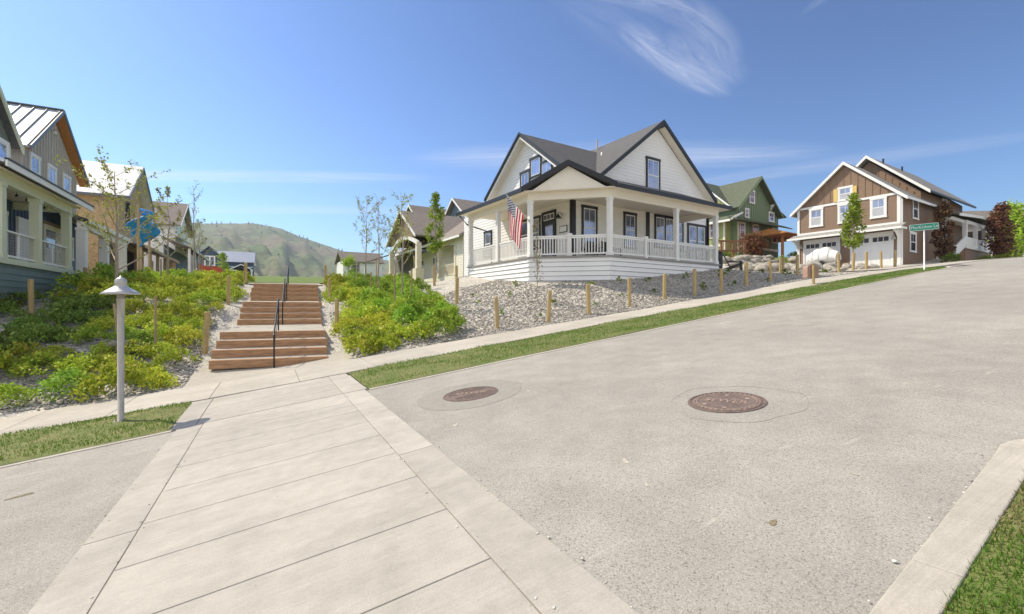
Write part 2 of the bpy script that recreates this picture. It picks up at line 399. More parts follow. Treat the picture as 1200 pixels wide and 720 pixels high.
# ground: one sheet, denser near the street
gx = np.unique(np.concatenate([np.arange(-12, 32, .3), np.arange(32, 70, .7), np.arange(-40, -12, 1.0), [-400, -250, -160, -110, -80, -60, -50], np.arange(70, 100, 3), [120, 160, 220, 300, 420]]))
gy = np.unique(np.concatenate([np.arange(7, 34, .3), np.arange(34, 60, .8), np.arange(60, 116, 2), np.arange(-30, 7, 2.0), [-40, -60, -100, 125, 140, 170, 220, 300, 420, 560]]))
def zground(X, Y):
    z = terr(X, np.clip(Y, -40, 115))
    far = np.clip((Y - 112) / 200, 0, 1); z = z - far * 30
    z = np.where(np.abs(X) > 100, np.minimum(z, 8) , z)
    return z - .03
o = struct(grid('ground', gx, gy, zground, M['gravel']))
gdm = o.data
# road
rx = np.unique(np.concatenate([np.arange(-45, 80, .5), [100, 140]]))
struct(grid('road', rx, np.array([-30, -10, 0, .5, 1, 2, 3, 4, 5, 6, 7, 7.60]), lambda X, Y: zroad(X, Y) + .004, M['asphalt']))
struct(grid('driveway', np.arange(28.0, 40.1, .5), np.arange(11.5, 20, .5), lambda X, Y: terr(X, Y) + .015, M['concs']))
struct(grid('junction', np.arange(24.5, 80, .5), np.array([7.6, 8.5, 9.5, 10.5, 11.8]), lambda X, Y: terr(X, Y) + .004, M['asphalt'], lambda X, Y: Y < 7.6 + (X - 24.5) * .5))
# sidewalk as slabs with real joints
def swlo(x): return 9.9 + (max(0, -x) * .07) - max(0, min(x, 24) - 8) * .05
def swhi(x): return 12.05 + (max(0, -x) * .16) - max(0, min(x, 20) - 5) * .075
mb = MB(); mbj = MB()
x = -28.0
while x < 39:
    x2 = x + 1.5; g = .006
    n = 3
    for (k0, k1) in ((0, 1),):
        p = [(x + g, swlo(x)), (x2 - g, swlo(x2)), (x2 - g, swhi(x2)), (x + g, swhi(x))]
        top = [(a, b, float(zroad(a, b)) + .03) for a, b in p]; bot = [(a, b, z - .12) for a, b, z in top]
        mb.hexa(bot + top)
    mbj.poly([(a, b, float(zroad(a, b)) + .022) for a, b in [(x, swlo(x)), (x2, swlo(x2)), (x2, swhi(x2)), (x, swhi(x))]])
    x = x2
o = struct(mb.build('sidewalk', M['concs'], bevel=.004))
struct(mbj.build('sidewalk_base', M['joint']))
# crossing walk: panels and borders with open joints
mb = MB()
def pslab(mb, x0, x1, y0, y1, up, g=.0035, t=.1):
    q = [(x0 + g, y0 + g), (x1 - g, y0 + g), (x1 - g, y1 - g), (x0 + g, y1 - g)]
    top = [(a, b, float(zroad(a, b)) + up) for a, b in q]; mb.hexa([(a, b, z - t) for a, b, z in top] + top)
ys = [-3.3 + .685 * k for k in range(17)]
ys = [y for y in ys if y < 7.4] + [7.72]
for a, b in zip(ys, ys[1:]): pslab(mb, -.84, 1.03, a, b, .012)
for a, b in ((-2.8, .68), (.68, 4.15), (4.15, 7.72)):
    pslab(mb, -1.15, -.84, a, b, .012); pslab(mb, 1.03, 1.36, a, b, .012)
for y0, y1 in ((7.72, 8.9), (8.9, 9.92)):
    pslab(mb, -.93, 1.02, y0, y1, .016)
# flared ends up to the sidewalk
def fpoly(mb, q, up, t=.1):
    top = [(a, b, float(zroad(a, b)) + up) for a, b in q]; mb.hexa([(a, b, z - t) for a, b, z in top] + top)
fpoly(mb, [(-1.23, 7.725), (-.935, 7.725), (-.935, 9.915), (-1.26, 9.95)], .016)
fpoly(mb, [(1.025, 7.725), (1.40, 7.725), (1.36, 9.89), (1.025, 9.915)], .016)
struct(mb.build('crosswalk', M['conc'], bevel=.005))
mbj = MB(); mbj.poly([(a, b, float(zroad(a, b)) + .006) for a, b in [(-1.14, -3.3), (1.35, -3.3), (1.35, 9.9), (-1.14, 9.9)]])
struct(mbj.build('crosswalk_base', M['joint']))
# kerbs
def kerb(mb, pts, w, up, t=.15):
    pts = [Vector((a, b, 0)) for a, b in pts]; L = []; Rr = []
    for i, p in enumerate(pts):
        d = (pts[min(i + 1, len(pts) - 1)] - pts[max(i - 1, 0)]).normalized(); n = Vector((-d.y, d.x, 0))
        L.append(p + n * w / 2); Rr.append(p - n * w / 2)
    for i in range(len(pts) - 1):
        q = [Rr[i], Rr[i + 1], L[i + 1], L[i]]
        top = [(v.x, v.y, float(zroad(v.x, v.y)) + up) for v in q]; mb.hexa([(a, b, z - t) for a, b, z in top] + top)
mb = MB()
kerb(mb, [(x, 7.64) for x in np.arange(-28, -1.2, 1.0)] + [(-1.2, 7.64)], .10, .014)
kerb(mb, [(1.42, 7.64)] + [(x, 7.64) for x in np.arange(2, 23.01, 1.0)] + [(23.6, 7.72), (24.1, 8.0), (24.4, 8.5), (24.5, 9.2)], .10, .014)
struct(mb.build('kerb', M['concs']))
mb = MB()
arc = [(4.17 + .20 * math.sin(a), .90 + .14 * math.cos(a)) for a in np.linspace(0, math.pi / 2, 6)]
kerb(mb, [(.5 + .5 * k, .665 + .05 * k) for k in range(8)] + arc + [(4.42, .5), (4.55, -.5), (4.9, -3), (5.2, -6)], .17, .022)
kerb(mb, [(-20, .75), (-10, .75), (-1.3, .75)], .16, .02)
struct(mb.build('kerb_edging', M['concs'], bevel=.012))
# verges
def verge_keep(X, Y): return ((X < -1.25) | (X > 1.45))
def zverge(X, Y):
    t = np.clip((Y - 7.66) / .12, 0, 1) * np.clip((np.interp(X, [-28, 0, 8, 24], [11.86, 9.9, 9.9, 9.1]) - Y) / .12, 0, 1) * np.clip(np.where(X < 0, -1.22 - X, X - 1.39) / .2, 0.05, 1)
    bumpy = .012 * np.sin(X * 3.1 + 1.3 * np.sin(Y * 2.2)) + .01 * np.sin(Y * 5 + X)
    return zroad(X, Y) + .012 + t * (.035 + bumpy)
vy = lambda X: np.interp(X, [-28, 0, 8, 24], [11.8, 9.9, 9.9, 9.1])
def verge(name, x0, x1):
    xs = np.linspace(x0, x1, int((x1 - x0) / .25) + 1); n = 13; V = []; 
    for x in xs:
        hi = swlo(x) - .005
        lo = 7.69
        if x > 23: lo = 7.69 + (x - 23) ** 2 * .6
        for k in range(n): V.append((x, lo + (hi - lo) * k / (n - 1), 0))
    V = np.array(V); 
    V[:, 2] = zverge(V[:, 0], V[:, 1]); a = np.arange((len(xs) - 1) * n).reshape(-1, n)[:, :-1].ravel()
    me = fast(name, V, np.stack([a, a + n, a + n + 1, a + 1], -1), M['turf']); return struct(link(name, me, None))
# corners at the crossing are cut back like the flared walk
verge('verge_soil', -28, -1.24); verge('verge_soil', 1.41, 24.2)
_V = []; _xs2 = np.linspace(1.365, 4.34, 24); _n2 = 14
for _x in _xs2:
    for _k in range(_n2):
        _y = -6 + (.595 + .1 * (_x - .5) - .01 + 6) * (_k / (_n2 - 1)) ** .5; _V.append((_x if _y > -.6 else _x + (-.6 - _y) * .12, _y, float(zroad(_x, _y)) + .010))
_a = np.arange((len(_xs2) - 1) * _n2).reshape(-1, _n2)[:, :-1].ravel()
struct(link('lawn_soil', fast('lawn_soil', _V, np.stack([_a, _a + _n2, _a + _n2 + 1, _a + 1], -1), M['turf']), None))
struct(grid('lawn_soil', np.arange(-20, -1.3, .6), np.array([-6, -3, -1, 0, .4, .7]), lambda X, Y: zroad(X, Y) + .012, M['turf']))
# gravel apron below the stairs and the lawn above
struct(grid('gravel_path', np.arange(-1.75, 2.15, .15), np.arange(11.9, 14.6, .15), lambda X, Y: terr(X, Y) + .012, M['fines'], lambda X, Y: Y > 12.12))
struct(grid('upper_path', np.arange(-1.4, 2.8, .3), np.arange(26.4, 29.6, .2), lambda X, Y: terr(X, Y) + .02, M['concs']))
struct(grid('lawn', np.concatenate([np.arange(-7, 12, .8), [14, 18]]), np.arange(29.4, 112, 1.0), lambda X, Y: terr(X, Y) + .04, M['lawn']))

def grass_mesh(pts, h0, h1, w):
    n = len(pts); P = np.asarray(pts)
    a = RNG.uniform(0, 2 * np.pi, n); h = RNG.uniform(h0, h1, n); lean = RNG.uniform(.1, .8, n) * h; la = RNG.uniform(0, 2 * np.pi, n)
    dx = np.cos(a) * w / 2; dy = np.sin(a) * w / 2
    b0 = P + np.stack([dx, dy, np.zeros(n)], -1); b1 = P - np.stack([dx, dy, np.zeros(n)], -1)
    tp = P + np.stack([np.cos(la) * lean, np.sin(la) * lean, h], -1)
    V = np.stack([b0, b1, tp], 1).reshape(-1, 3); return V, np.arange(3 * n).reshape(-1, 3)
def dryness(x, y, sc=.5):
    return mnoise.noise(Vector((x * sc, y * sc * 1.6, 3.1))) + .5 * mnoise.noise(Vector((x * 1.7, y * 1.7, 9.0)))
green_pts = []; dry_pts = []
def sow(n, x0, x1, ylo, yhi, zf, dry0):
    k = 0
    while k < n:
        x = random.uniform(x0, x1); lo = ylo(x); hi = yhi(x); y = random.uniform(lo, hi)
        if hi <= lo: k += 1; continue
        d = dryness(x, y); edge = min(y - lo, hi - y) / max(hi - lo, .01)
        if abs(x + 2.1) < .9 and abs(y - 9.0) < .45: d += .45
        k += 1
        q = (x, y, float(zf(x, y)))
        if d + random.gauss(0, .14) - (.25 if edge < .16 else 0) > dry0:
            if random.random() < .55: dry_pts.append(q)
        else: green_pts.append(q)
zv = lambda x, y: zverge(np.float64(x), np.float64(y))
sow(17000, -9, -1.24, lambda x: 7.72, lambda x: swlo(x) + .03, zv, .22)
sow(32000, 1.41, 24, lambda x: 7.72 if x < 23 else 7.72 + (x - 23) ** 2 * .6, lambda x: swlo(x) + .03, zv, .27)
NV0 = (len(green_pts), len(dry_pts))
sow(30000, 1.4, 4.35, lambda x: -.4, lambda x: .535 + .1 * x, lambda x, y: zroad(x, y) + .010, -.02)
V, F = grass_mesh(green_pts[:NV0[0]], .018, .052, .011); V2, F2 = grass_mesh(green_pts[NV0[0]:], .012, .036, .006); V = np.concatenate([V, V2]); F = np.concatenate([F, F2 + len(V) - len(V2)]); tag(link('grass', fast('grass', V, F, M['blade']), None), 'short green grass blades of the roadside verges', 'grass', kind='stuff')
V, F = grass_mesh(dry_pts, .01, .035, .010); tag(link('dry_grass', fast('dry_grass', V, F, M['bladedry']), None), 'dry straw coloured patches in the roadside grass', 'grass', kind='stuff')

# gravel stones on the banks
ico = None
def ico_arrays():
    t = (1 + 5 ** .5) / 2
    v = np.array([(-1, t, 0), (1, t, 0), (-1, -t, 0), (1, -t, 0), (0, -1, t), (0, 1, t), (0, -1, -t), (0, 1, -t), (t, 0, -1), (t, 0, 1), (-t, 0, -1), (-t, 0, 1)]) / 1.9
    f = np.array([(0, 11, 5), (0, 5, 1), (0, 1, 7), (0, 7, 10), (0, 10, 11), (1, 5, 9), (5, 11, 4), (11, 10, 2), (10, 7, 6), (7, 1, 8), (3, 9, 4), (3, 4, 2), (3, 2, 6), (3, 6, 8), (3, 8, 9), (4, 9, 5), (2, 4, 11), (6, 2, 10), (8, 6, 7), (9, 8, 1)])
    return v, f
def stones(name, pts, r0, r1):
    v, f = ico_arrays(); n = len(pts); P = np.asarray(pts)
    s = RNG.uniform(r0, r1, (n, 1, 1)) * RNG.uniform(.6, 1.25, (n, 1, 3)) * np.array([1, 1, .55]); jit = 1 + RNG.uniform(-.28, .28, (n, 12, 1))
    a = RNG.uniform(0, 2 * np.pi, n); c, q = np.cos(a), np.sin(a)
    L = v[None] * jit * s; X = L[..., 0] * c[:, None] - L[..., 1] * q[:, None]; Y = L[..., 0] * q[:, None] + L[..., 1] * c[:, None]
    V = np.stack([X, Y, L[..., 2]], -1) + P[:, None]
    F = f[None] + (np.arange(n) * 12)[:, None, None]
    return fast(name, V.reshape(-1, 3), F.reshape(-1, 3), M['stone'])
px = RNG.uniform(2.1, 27, 42000); py = 12.1 + RNG.uniform(0, 1, 42000) ** 1.3 * 8
ok = (py > np.array([swhi(a) for a in px]) + .02) & ~((py > 16.5) & (px > 10) & (px < 20.5))
sp = np.stack([px, py, terr(px, py) - .01], -1)[ok]
px = RNG.uniform(-10, -1.7, 13000); py = 12.2 + RNG.uniform(0, 1, 13000) ** 1.3 * 9
ok = (py > np.array([swhi(a) for a in px]) + .02)
sp = np.concatenate([sp, np.stack([px, py, terr(px, py) - .01], -1)[ok]])
gq = []
for _ in range(420):
    e = random.random()
    if e < .35: x_ = random.choice((-1.15, 1.36, -.84, 1.03)) + random.gauss(0, .03); y_ = random.uniform(.8, 7.6)
    elif e < .7: x_ = random.uniform(-9, 22); y_ = 7.56 - abs(random.gauss(0, .05))
    elif e < .85: x_ = random.uniform(1.4, 4.2); y_ = .70 + .1 * (x_ - .5) + abs(random.gauss(0, .04))
    else: x_ = random.uniform(-6, 8); y_ = random.uniform(9.9, 12.2)
    gq.append((x_, y_, float(zroad(x_, y_)) + (.03 if y_ > 9.8 else .014)))
tag(link('grit', stones('grit', gq, .004, .011), None), 'tiny loose stones along joints and kerb edges', 'grit', kind='stuff')
tag(link('gravel', stones('gravel', sp, .012, .044), None), 'loose grey crushed stone covering the planted banks', 'gravel', kind='stuff')

# ---------------------------------------------------------------- plants
def leaf_quads(P, size, up=.4, aspect=.55):
    n = len(P); P = np.asarray(P, float)
    d = RNG.normal(size=(n, 3)); d[:, 2] += up; d /= np.linalg.norm(d, axis=1)[:, None]
    u = np.cross(d, RNG.normal(size=(n, 3))); u /= np.linalg.norm(u, axis=1)[:, None] + 1e-9
    s = (RNG.uniform(.6, 1.3, n) * size)[:, None]
    a = P - d * s * .5; b = P + u * s * aspect * .5; c = P + d * s * .5; e = P - u * s * aspect * .5
    return np.stack([a, b, c, e], 1).reshape(-1, 3), np.arange(4 * n).reshape(-1, 4)
def shrub_meshes(m, n, k, rad=.52, hgt=.5, leaf=.085):
    """sprays of leaves at the ends of low stems over a dome, with gaps between the sprays"""
    out = []
    for i in range(n):
        P = []; S = []
        nc = max(5, int(34 * rad * 1.6))
        for _ in range(nc):
            az = random.uniform(0, 6.283); q = random.uniform(0, 1) ** .55; lob = .82 + .18 * math.sin(3 * az + i)
            cx_ = math.cos(az) * q * rad * lob; cy_ = math.sin(az) * q * rad * lob; cz_ = hgt * ((1 - q * q) ** .5 * .78 + .12) * random.uniform(.7, 1.22)
            cr = random.uniform(.20, .34) * rad
            for _ in range(max(6, k // nc)):
                d = RNG.normal(size=3); d /= np.linalg.norm(d); rr = cr * random.random() ** .5
                P.append((cx_ + d[0] * rr, cy_ + d[1] * rr, max(.015, cz_ + d[2] * rr * .8))); S.append(leaf * random.choice((.7, .9, 1.0, 1.3)))
        V, F = leaf_quads(P, np.array(S), .35, .58)
        out.append(fast('shrub', V, F, m))
    return out
SH = shrub_meshes(M['shrub'], 8, 1250, .62, .52, .080); SG = shrub_meshes(M['shrubg'], 6, 1250, .63, .60, .082); SD = shrub_meshes(M['shrubd'], 5, 1150, .62, .50, .082)
def scatter(poly_fn, x0, x1, y0, y1, r, tries=6000):
    pts = []
    for _ in range(tries):
        x = random.uniform(x0, x1); y = random.uniform(y0, y1)
        if not poly_fn(x, y): continue
        if all((x - a) ** 2 + (y - b) ** 2 > r * r for a, b in pts): pts.append((x, y))
    return pts
def place_shrub(me, x, y, s, label, group, name='shrub', cat='shrub'):
    o = bpy.data.objects.new(name, me); COL.objects.link(o)
    o.location = (x, y, tz(x, y) - .05); o.rotation_euler = (random.uniform(-.1, .1), random.uniform(-.1, .1), random.uniform(0, 6.28)); o.scale = (s, s, s * random.uniform(.7, 1.3))
    tag(o, label, cat, group); return o
def stair_l(y): return -1.72 + (y - 14) * .062
def stair_r(y): return 1.72 + (y - 14) * .062
def left_ok(x, y):
    if x > stair_l(y) - .5: return False
    if x < -8.0 + max(0, (y - 19)) * .12: return False
    if abs(x + 6.75) < .45 and 16.0 < y < 21.5: return False
    if y < 12.68 + max(0, -x - 1.5) * .15: return False
    if y > 21 and x < -6.4: return False
    # bare strips of stone
    if abs((x + 5.6) * .8 + (y - 15.0) * .55) < .30 and y < 19: return False
    if (x + 7.6) ** 2 + ((y - 18.3) * .6) ** 2 < .9: return False
    if (x + 3.1) ** 2 + (y - 17.6) ** 2 < .5 or (x + 4.2) ** 2 + (y - 21.0) ** 2 < .5 or (x + 2.2) ** 2 + (y - 14.2) ** 2 < .35: return False
    return True
def right_ok(x, y):
    if x < stair_r(y) + .42: return False
    if x > 5.2 + (y - 13.4) * .13: return False
    if y < 13.0 + max(0, x - 2.3) * .02: return False
    if y > 28: return False
    if (x - 4.4) ** 2 + (y - 14.1) ** 2 < .35 or (x - 4.5) ** 2 * .6 + (y - 17.2) ** 2 < .8 or (x - 3.6) ** 2 + (y - 15.8) ** 2 < .3: return False
    return True
for (x, y) in scatter(left_ok, -8.5, -1.5, 12.5, 33, .62):
    if x < -5.0 and 15.5 < y < 21:
        place_shrub(random.choice(SD), x, y, random.uniform(.9, 1.25), 'deep green low shrub in the shaded bank beside the teal house', 'shaded shrubs on the left bank')
    else:
        place_shrub(random.choice(SH + SH + SG[:2]), x, y, random.uniform(.62, 1.18), 'yellow green low shrub massed on the bank left of the timber steps', 'sunlit shrubs left of the steps')
for (x, y) in scatter(right_ok, 1.8, 8, 12.8, 28, .62):
    if x > 3.6 + random.uniform(-.4, .4):
        place_shrub(random.choice(SG), x, y, random.uniform(.7, 1.2), 'fresh green bushy shrub on the bank between steps and white house', 'green shrubs right of the steps')
    else:
        place_shrub(random.choice(SH + SG[:1]), x, y, random.uniform(.65, 1.12), 'yellow green low shrub massed right beside the timber steps', 'yellow shrubs right of the steps')
# small seedlings in the white house gravel
SE = shrub_meshes(M['shrubd'], 3, 90, .16, .22, .06)
for k, (x, y) in enumerate(scatter(lambda x, y: y > swhi(x) + .9 and not (y > 15 and x > 9.5), 6.5, 26, 12.8, 18, 1.35, 900)):
    place_shrub(random.choice(SE), x, y, random.uniform(.7, 1.5), 'tiny green seedling plant in the grey gravel before the white house', 'seedlings in the gravel', 'seedling', 'seedling')

def sapling(name, x, y, h, spread, leafn, leafm, label, group=None, first=.35, nb=9, r0=.035, leafsz=.085, ang=.75, cat='tree', barkm='bark', z=None, up=.3):
    z = tz(x, y) if z is None else z
    t = empty(name, (x, y, z)); tag(t, label, cat, group)
    mb = MB(); L = []
    pts = [(random.gauss(0, .02) * h * (i / 7) ** .5 * .6, random.gauss(0, .02) * h * (i / 7) ** .5 * .6, h * i / 7 - (.1 if i == 0 else 0)) for i in range(8)]
    mb.tube(pts, [r0 * (1 - .85 * i / 7) for i in range(8)], 7)
    def trunk_at(f):
        i = min(6, int(f * 7)); u = f * 7 - i; a = Vector(pts[i]); b = Vector(pts[i + 1]); return a.lerp(b, u)
    for k in range(nb):
        f = first + (1 - first) * (k + random.uniform(.1, .7)) / nb; base = trunk_at(min(f, .97)); az = k * 2.4 + random.uniform(-.5, .5)
        ln = spread * (1.15 - .75 * (f - first) / (1 - first)) * random.uniform(.75, 1.15)
        d = Vector((math.cos(az) * math.sin(ang), math.sin(az) * math.sin(ang), math.cos(ang)))
        bp = [base]
        for j in range(4):
            d = (d + Vector((random.gauss(0, .09), random.gauss(0, .09), random.gauss(.08, .06)))).normalized(); bp.append(bp[-1] + d * ln / 4)
        rb = r0 * (1 - .8 * f) * .55
        mb.tube(bp, [max(.003, rb * (1 - .8 * j / 4)) for j in range(5)], 5)
        for j in range(1, 5):
            for _ in range(random.choice((1, 1, 2))):
                sd = (d + Vector((random.gauss(0, .7), random.gauss(0, .7), random.gauss(.3, .3)))).normalized()
                e = bp[j] + sd * ln * random.uniform(.18, .35); mb.tube([bp[j], bp[j].lerp(e, .5), e], [max(.003, rb * .35), .004, .002], 4)
                L.append(e); L.append(bp[j].lerp(e, .6))
        L += bp[2:]
    L.append(Vector(pts[-1]))
    mb.build('trunk', M[barkm], t, True)
    P = []
    for _ in range(leafn):
        a = random.choice(L); P.append((a[0] + random.gauss(0, .05), a[1] + random.gauss(0, .05), a[2] + random.gauss(0, .05)))
    V, F = leaf_quads(P, leafsz, up, .6); link('crown', fast('crown', V, F, M[leafm]), None, t)
    return t
def bushy(name, x, y, h, prof, n, leafm, label, leaf=.12, cat='tree', group=None, z=None, trunk=True, bark='bark', r0=.05, clump=30):
    """crown of leaf clumps round a branched stem; prof(f) = crown radius at height fraction"""
    z = tz(x, y) if z is None else z
    t = empty(name, (x, y, z)); tag(t, label, cat, group)
    mb = MB(); f0 = prof[0][0]
    mb.tube([(0, 0, -.1), (random.gauss(0, .02), 0, h * .4), (random.gauss(0, .04), random.gauss(0, .04), h * .93)], [r0, r0 * .75, r0 * .15], 8)
    fs = [p[0] for p in prof]; rs = [p[1] for p in prof]; P = []
    for _ in range(clump):
        f = random.uniform(f0, fs[-1]); R0 = float(np.interp(f, fs, rs)) * random.uniform(.45, 1.05); az = random.uniform(0, 6.283)
        c = Vector((math.cos(az) * R0, math.sin(az) * R0, f * h))
        b = Vector((0, 0, max(h * f0 * .8, c.z - R0 * 1.3)))
        mb.tube([b, b.lerp(c, .6) + Vector((0, 0, -.04)), c], [r0 * .3, r0 * .18, .004], 4)
        cr = max(rs) * random.uniform(.34, .6)
        for _ in range(n // clump):
            d = RNG.normal(size=3); d /= np.linalg.norm(d); rr = cr * random.random() ** .4
            P.append((c.x + d[0] * rr, c.y + d[1] * rr, c.z + d[2] * rr * 1.15))
    mb.build('trunk', M[bark], t, True)
    V, F = leaf_quads(P, leaf, .3, .65); link('crown', fast('crown', V, F, M[leafm]), None, t); return t

sapling('sapling_tree', -5.1, 21.9, 4.7, 2.3, 1250, 'leafy', 'spreading young tree with few yellow leaves behind the path lamp', 'young trees on the banks', .22, 17, .075, .10, 1.0)
sapling('sapling_tree', -4.4, 27.2, 4.4, 1.5, 760, 'leafy', 'young tree with sparse yellowish leaves, second from the lamp, before the unfinished house', 'young trees on the banks', .3, 11, .05, .10, .9)
sapling('sapling_tree', -4.0, 32.7, 5.6, 1.1, 260, 'leafy', 'tall thin young tree nearly bare, in front of the hill left of steps', 'young trees on the banks', .3, 11, .05, .09, .6)
sapling('sapling_tree', -4.6, 40.0, 4.2, 1.0, 320, 'leafy', 'farthest small leafing tree before the far porches on the left', 'young trees on the banks', .3, 9, .045, .11, .8)
sapling('sapling_tree', 4.4, 24.8, 4.75, 1.4, 640, 'leafy', 'young tree with open fan of budding branches right of the handrail', 'young trees on the banks', .33, 12, .045, .085, .7)
sapling('sapling_tree', 4.4, 21.4, 4.6, 1.0, 300, 'leafy', 'slim pole-like young tree nearly leafless, middle of the right bank', 'young trees on the banks', .4, 9, .04, .08, .6)
sapling('sapling_tree', 4.6, 18.1, 4.6, 1.2, 420, 'leafy', 'nearest bare young tree between two stakes on the right bank', 'young trees on the banks', .38, 10, .045, .085, .75)
sapling('sapling_tree', 6.6, 27.5, 3.6, 1.5, 640, 'leafy', 'low spreading young tree with yellow buds before the tan cottage arch', 'young trees on the banks', .3, 11, .045, .1, .9)
sapling('sapling_tree', 8.8, 14.6, 3.0, .30, 240, 'leafb', 'small upright sapling with brownish leaves in the gravel before the porch', 'young trees on the banks', .22, 16, .02, .075, .45)
bushy('columnar_tree', 8.3, 25.0, 4.9, [(.34, .25), (.5, .48), (.75, .40), (1, .1)], 2100, 'leafg', 'narrow leafy bright green tree beside the tan cottage', .13, clump=46, r0=.045)
bushy('columnar_tree', 30.5, 14.4, 4.3, [(.34, .2), (.5, .6), (.72, .45), (1.0, .05)], 1900, 'leafg', 'upright bright green tree in front of the garage doors', .16, clump=46, r0=.06)
bushy('purple_tree', 45.0, 15.1, 4.4, [(.06, .35), (.35, .55), (.8, .45), (1, .15)], 2900, 'leafp', 'narrow dark purple tree against the brown house side wall', .18, clump=50, bark='barkd')
bushy('purple_tree', 53.7, 14.4, 4.7, [(.06, .4), (.35, .8), (.75, .7), (1, .2)], 4300, 'leafp', 'wide bushy dark purple tree right of the white side porch', .2, clump=60, bark='barkd')
bushy('green_tree', 66.5, 17.0, 5.4, [(.1, .9), (.4, 1.5), (.8, 1.1), (1, .3)], 6500, 'shrubg', 'broad green tree at the far right beyond the purple trees', .26, clump=60)
bushy('green_tree', -7.6, 95, 4.2, [(.3, .5), (.5, 1.0), (.8, .7), (1, .1)], 900, 'leafg', 'small oval green tree in front of the distant navy house', .3, clump=40)
bushy('green_tree', 9.2, 64, 3.0, [(.1, .5), (.5, .9), (.8, .6), (1, .2)], 700, 'leafg', 'small bright green tree beside the distant white shed house', .26, clump=30)
bushy('purple_shrub', 40.6, 27.6, 2.2, [(.15, .5), (.5, 1.0), (.85, .8), (1, .3)], 3000, 'leafm', 'rounded burgundy maple bush before the green house', .2, 'shrub', clump=40, bark='barkd')
def mound(x, y, s, meshes, label, sz=1.0):
    o = place_shrub(random.choice(meshes), x, y, s, label, None, 'garden_shrub'); return o
mound(34.9, 24.9, 1.2, SG, 'pale green rounded shrub, leftmost above the boulder wall')
mound(36.3, 24.8, 1.0, SG, 'bright green rounded shrub above the boulder wall beside the dark chair')
mound(38.2, 24.6, 1.5, SG, 'large round green shrub below the burgundy maple bush')
mound(40.1, 24.6, 1.3, SG, 'darker green round shrub at right end of boulder wall')
mound(36.4, 27.4, 1.6, SD, 'tall loose green bush under the cedar trellis')
mound(46.8, 26.6, 2.0, SD, 'dark green bush beside the orange cedar gazebo')
CH = shrub_meshes(M['chart'], 1, 700, .6, .55, .1)
mound(51.6, 13.8, 1.7, CH, 'chartreuse low bush in front of the white side porch')
mound(43.4, 14.2, 1.2, SD, 'green bush at the brown house side wall behind the street sign')
mound(49.0, 14.0, 1.2, SD, 'dark green low bush below the porch stairs')
mound(55.8, 13.9, 1.0, SD, 'dark low bush under the wide purple tree')
mound(59.5, 14.5, 1.4, SD, 'dark green bush right of the wide purple tree')
mound(-6.4, 23.4, 1.6, SG, 'bright green tall bush at the corner of the teal porch')
mound(-6.3, 25.6, 1.5, SG, 'green bush with pale leaves behind the lamp beside the second porch')

# ---------------------------------------------------------------- posts, stakes
def post_mesh(w, h, cham=.02):
    mb = MB(); a = w / 2
    mb.lathe([(a * 1.0, -.3), (a, h - cham), (a - cham, h)], n=12); return mb.mesh('wooden_post')
pm = post_mesh(.135, 1.0); pm.materials.append(M['post'])
def place_post(x, y, label, group, s=1.0, lean=0):
    o = bpy.data.objects.new('wooden_post', pm); COL.objects.link(o); o.location = (x, y, tz(x, y)); q_ = random.uniform(.9, 1.12); o.scale = (q_, q_, s * random.uniform(.94, 1.05)); o.rotation_euler = (random.gauss(0, .028), lean + random.gauss(0, .028), random.random() * 6)
    tag(o, label, 'post', group)
row = [(6.22, 12.72), (8.01, 12.6), (9.59, 12.5), (11.6, 12.7), (13.24, 12.6), (14.78, 12.5), (16.2, 12.4), (18.1, 12.6), (20.12, 12.8), (22.86, 13.2), (27.4, 13.6), (28.4, 13.4), (29.4, 13.2), (30.8, 13.1), (31.9, 12.9)]
for k, (x, y) in enumerate(row):
    place_post(x, y, f'{ORD[k]} wooden post from the left in the row along the uphill sidewalk', 'wooden posts along the sidewalk')
for x, y, l in [(26.0, 16.0, 'wooden post standing behind the mailbox among the boulders'), (24.6, 15.0, 'lone wooden post at the end of shaded gravel left of boulders')]:
    place_post(x, y, l, 'wooden posts along the sidewalk', .9)
for x, y, l in [(-1.68, 15.7, 'nearest wooden post left of the lowest flight of steps'), (-1.5, 21.2, 'wooden post left of the middle flight of steps'), (-1.15, 26.6, 'wooden post left of the top of the steps'),
                (1.98, 16.5, 'nearest wooden post right of the lowest flight of steps'), (2.35, 22.2, 'wooden post right of the middle flight of steps'), (2.65, 27.0, 'wooden post right of the top of the steps')]:
    place_post(x, y, l, 'wooden posts beside the steps', 1.12)
for x, y, l, s in [(-6.75, 20.0, 'wooden post in the shade below the teal house siding', 1.1), (-6.9, 25.3, 'wooden post at the far corner of the teal porch', 1.1), (6.72, 17.55, 'wooden post at the gravel edge right of the green shrubs', 1.05), (7.57, 23.0, 'wooden post near the columnar tree left of cottage railing', 1.05), (7.9, 20.6, 'wooden post midway between cottage and gravel edge', 1.05)]:
    place_post(x, y, l, 'wooden posts on the bank', s)
mb = MB(); mb.tube([(0, 0, -.3), (0, 0, 1.25)], .03, 8); sm = mb.mesh('tree_stake'); sm.materials.append(M['stake'])
